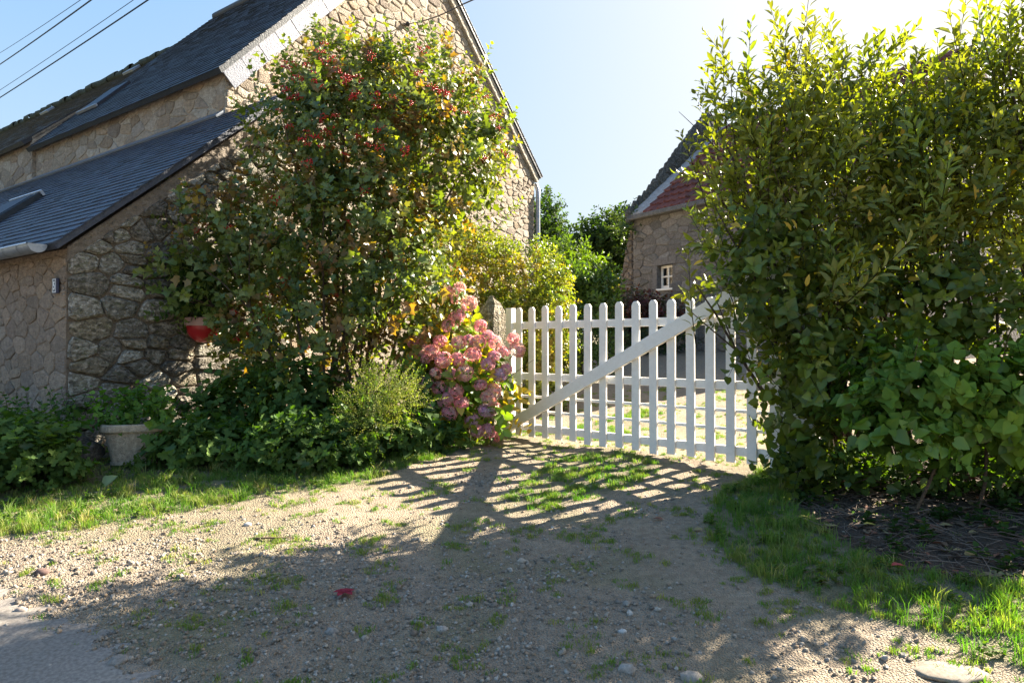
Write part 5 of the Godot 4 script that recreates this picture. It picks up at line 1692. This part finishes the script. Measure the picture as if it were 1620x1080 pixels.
# ---------------------------------------------------------------- wires
func build_cables() -> void:
	var spec := [[82, 122, 0.006, "thinner upper cable of the left pair crossing the sky"], [100, 139, 0.014, "thick upper cable of the left pair crossing the sky"], [141, 206, 0.006, "thinner lower cable above the old roof"], [153, 229, 0.013, "thick lower cable just above the old roof"]]
	for s in spec:
		var a := at(0, s[0], 19)
		var b := at(s[1], 0, 12.5)
		var g := Geo.new()
		var p0 := a + (a - b) * 0.8
		var p1 := b + (b - a) * 1.2
		var pts := []
		for k in 17:
			var t := k / 16.0
			pts.append(p0.lerp(p1, t) - Vector3(0, 0.12 * 4.0 * t * (1.0 - t), 0) + Vector3(0, 0.11, 0))
		tube(g, pts, s[2], s[2], 6)
		single("overhead_cable", g.mesh(), M.cable, s[3], "cable", Vector3.ZERO, "cables over the left roof")
	var f := frame(-3.67, 9.12, 0.6, 0.8)
	var a := f * Vector3(3.2, 6.85, 0.06)
	var b := at(742, 0, 9.0)
	var g := Geo.new()
	var pts := []
	for k in 13:
		var t := k / 12.0 * 2.2
		pts.append(a.lerp(b, t) - Vector3(0, 0.05 * sin(minf(t, 1.0) * PI), 0))
	tube(g, pts, 0.009, 0.009, 6)
	ball(g, a, Vector3.ONE * 0.04, 6, 8)
	single("service_cable", g.mesh(), M.cable, "black cable running from the gable wall up out of the picture", "cable")

# ---------------------------------------------------------------- scene
func _ready() -> void:
	# camera
	var cam := Camera3D.new()
	cam.name = "camera"
	cam.fov = rad_to_deg(2.0 * atan(540.0 / F))
	cam.position = Vector3(0, EYE, 0)
	cam.rotation.x = atan(6.0 / F)
	cam.near = 0.05
	cam.far = 1500.0
	add_child(cam)
	cam.current = true
	# sky and sun: late morning, low autumn sun ahead and to the right
	var env := Environment.new()
	env.background_mode = Environment.BG_SKY
	var sky := Sky.new()
	var sm := ProceduralSkyMaterial.new()
	sm.sky_top_color = Color(0.34, 0.68, 1.0)
	sm.sky_horizon_color = Color(0.90, 0.98, 1.0)
	sm.sky_curve = 0.33
	sm.ground_bottom_color = Color(0.35, 0.33, 0.28)
	sm.ground_horizon_color = Color(0.6, 0.62, 0.6)
	sm.sun_angle_max = 95.0
	sm.sun_curve = 0.6
	sm.energy_multiplier = 0.175
	sky.sky_material = sm
	env.sky = sky
	env.tonemap_mode = Environment.TONE_MAPPER_LINEAR
	env.tonemap_exposure = 5.9
	env.ssao_enabled = true
	env.ssil_enabled = true
	env.sdfgi_enabled = true
	var we := WorldEnvironment.new()
	we.environment = env
	add_child(we)
	var sun := DirectionalLight3D.new()
	sun.name = "sun"
	sun.light_color = Color(1.0, 0.95, 0.87)
	sun.light_energy = 1.6
	sun.light_angular_distance = 0.5
	sun.shadow_enabled = true
	var az := deg_to_rad(60.0)
	var el := deg_to_rad(33.0)
	add_child(sun)
	sun.look_at_from_position(Vector3.ZERO, -Vector3(sin(az) * cos(el), sin(el), -cos(az) * cos(el)), Vector3.UP)
	# noise used for relief and patches
	nz.noise_type = FastNoiseLite.TYPE_SIMPLEX_SMOOTH
	nz.frequency = 0.02
	nz.seed = 12
	nz.fractal_octaves = 3
	nz2.noise_type = FastNoiseLite.TYPE_SIMPLEX_SMOOTH
	nz2.frequency = 0.03
	nz2.seed = 31
	nz2.fractal_octaves = 2
	make_materials()
	make_zones()
	build_ground()
	build_lean_to()
	build_house()
	build_cottage()
	build_gate()
	build_guelder()
	build_hydrangea()
	build_left_plants()
	build_yard_plants()
	build_right_hedge()
	build_ground_cover()
	loose_things()
	build_cables()
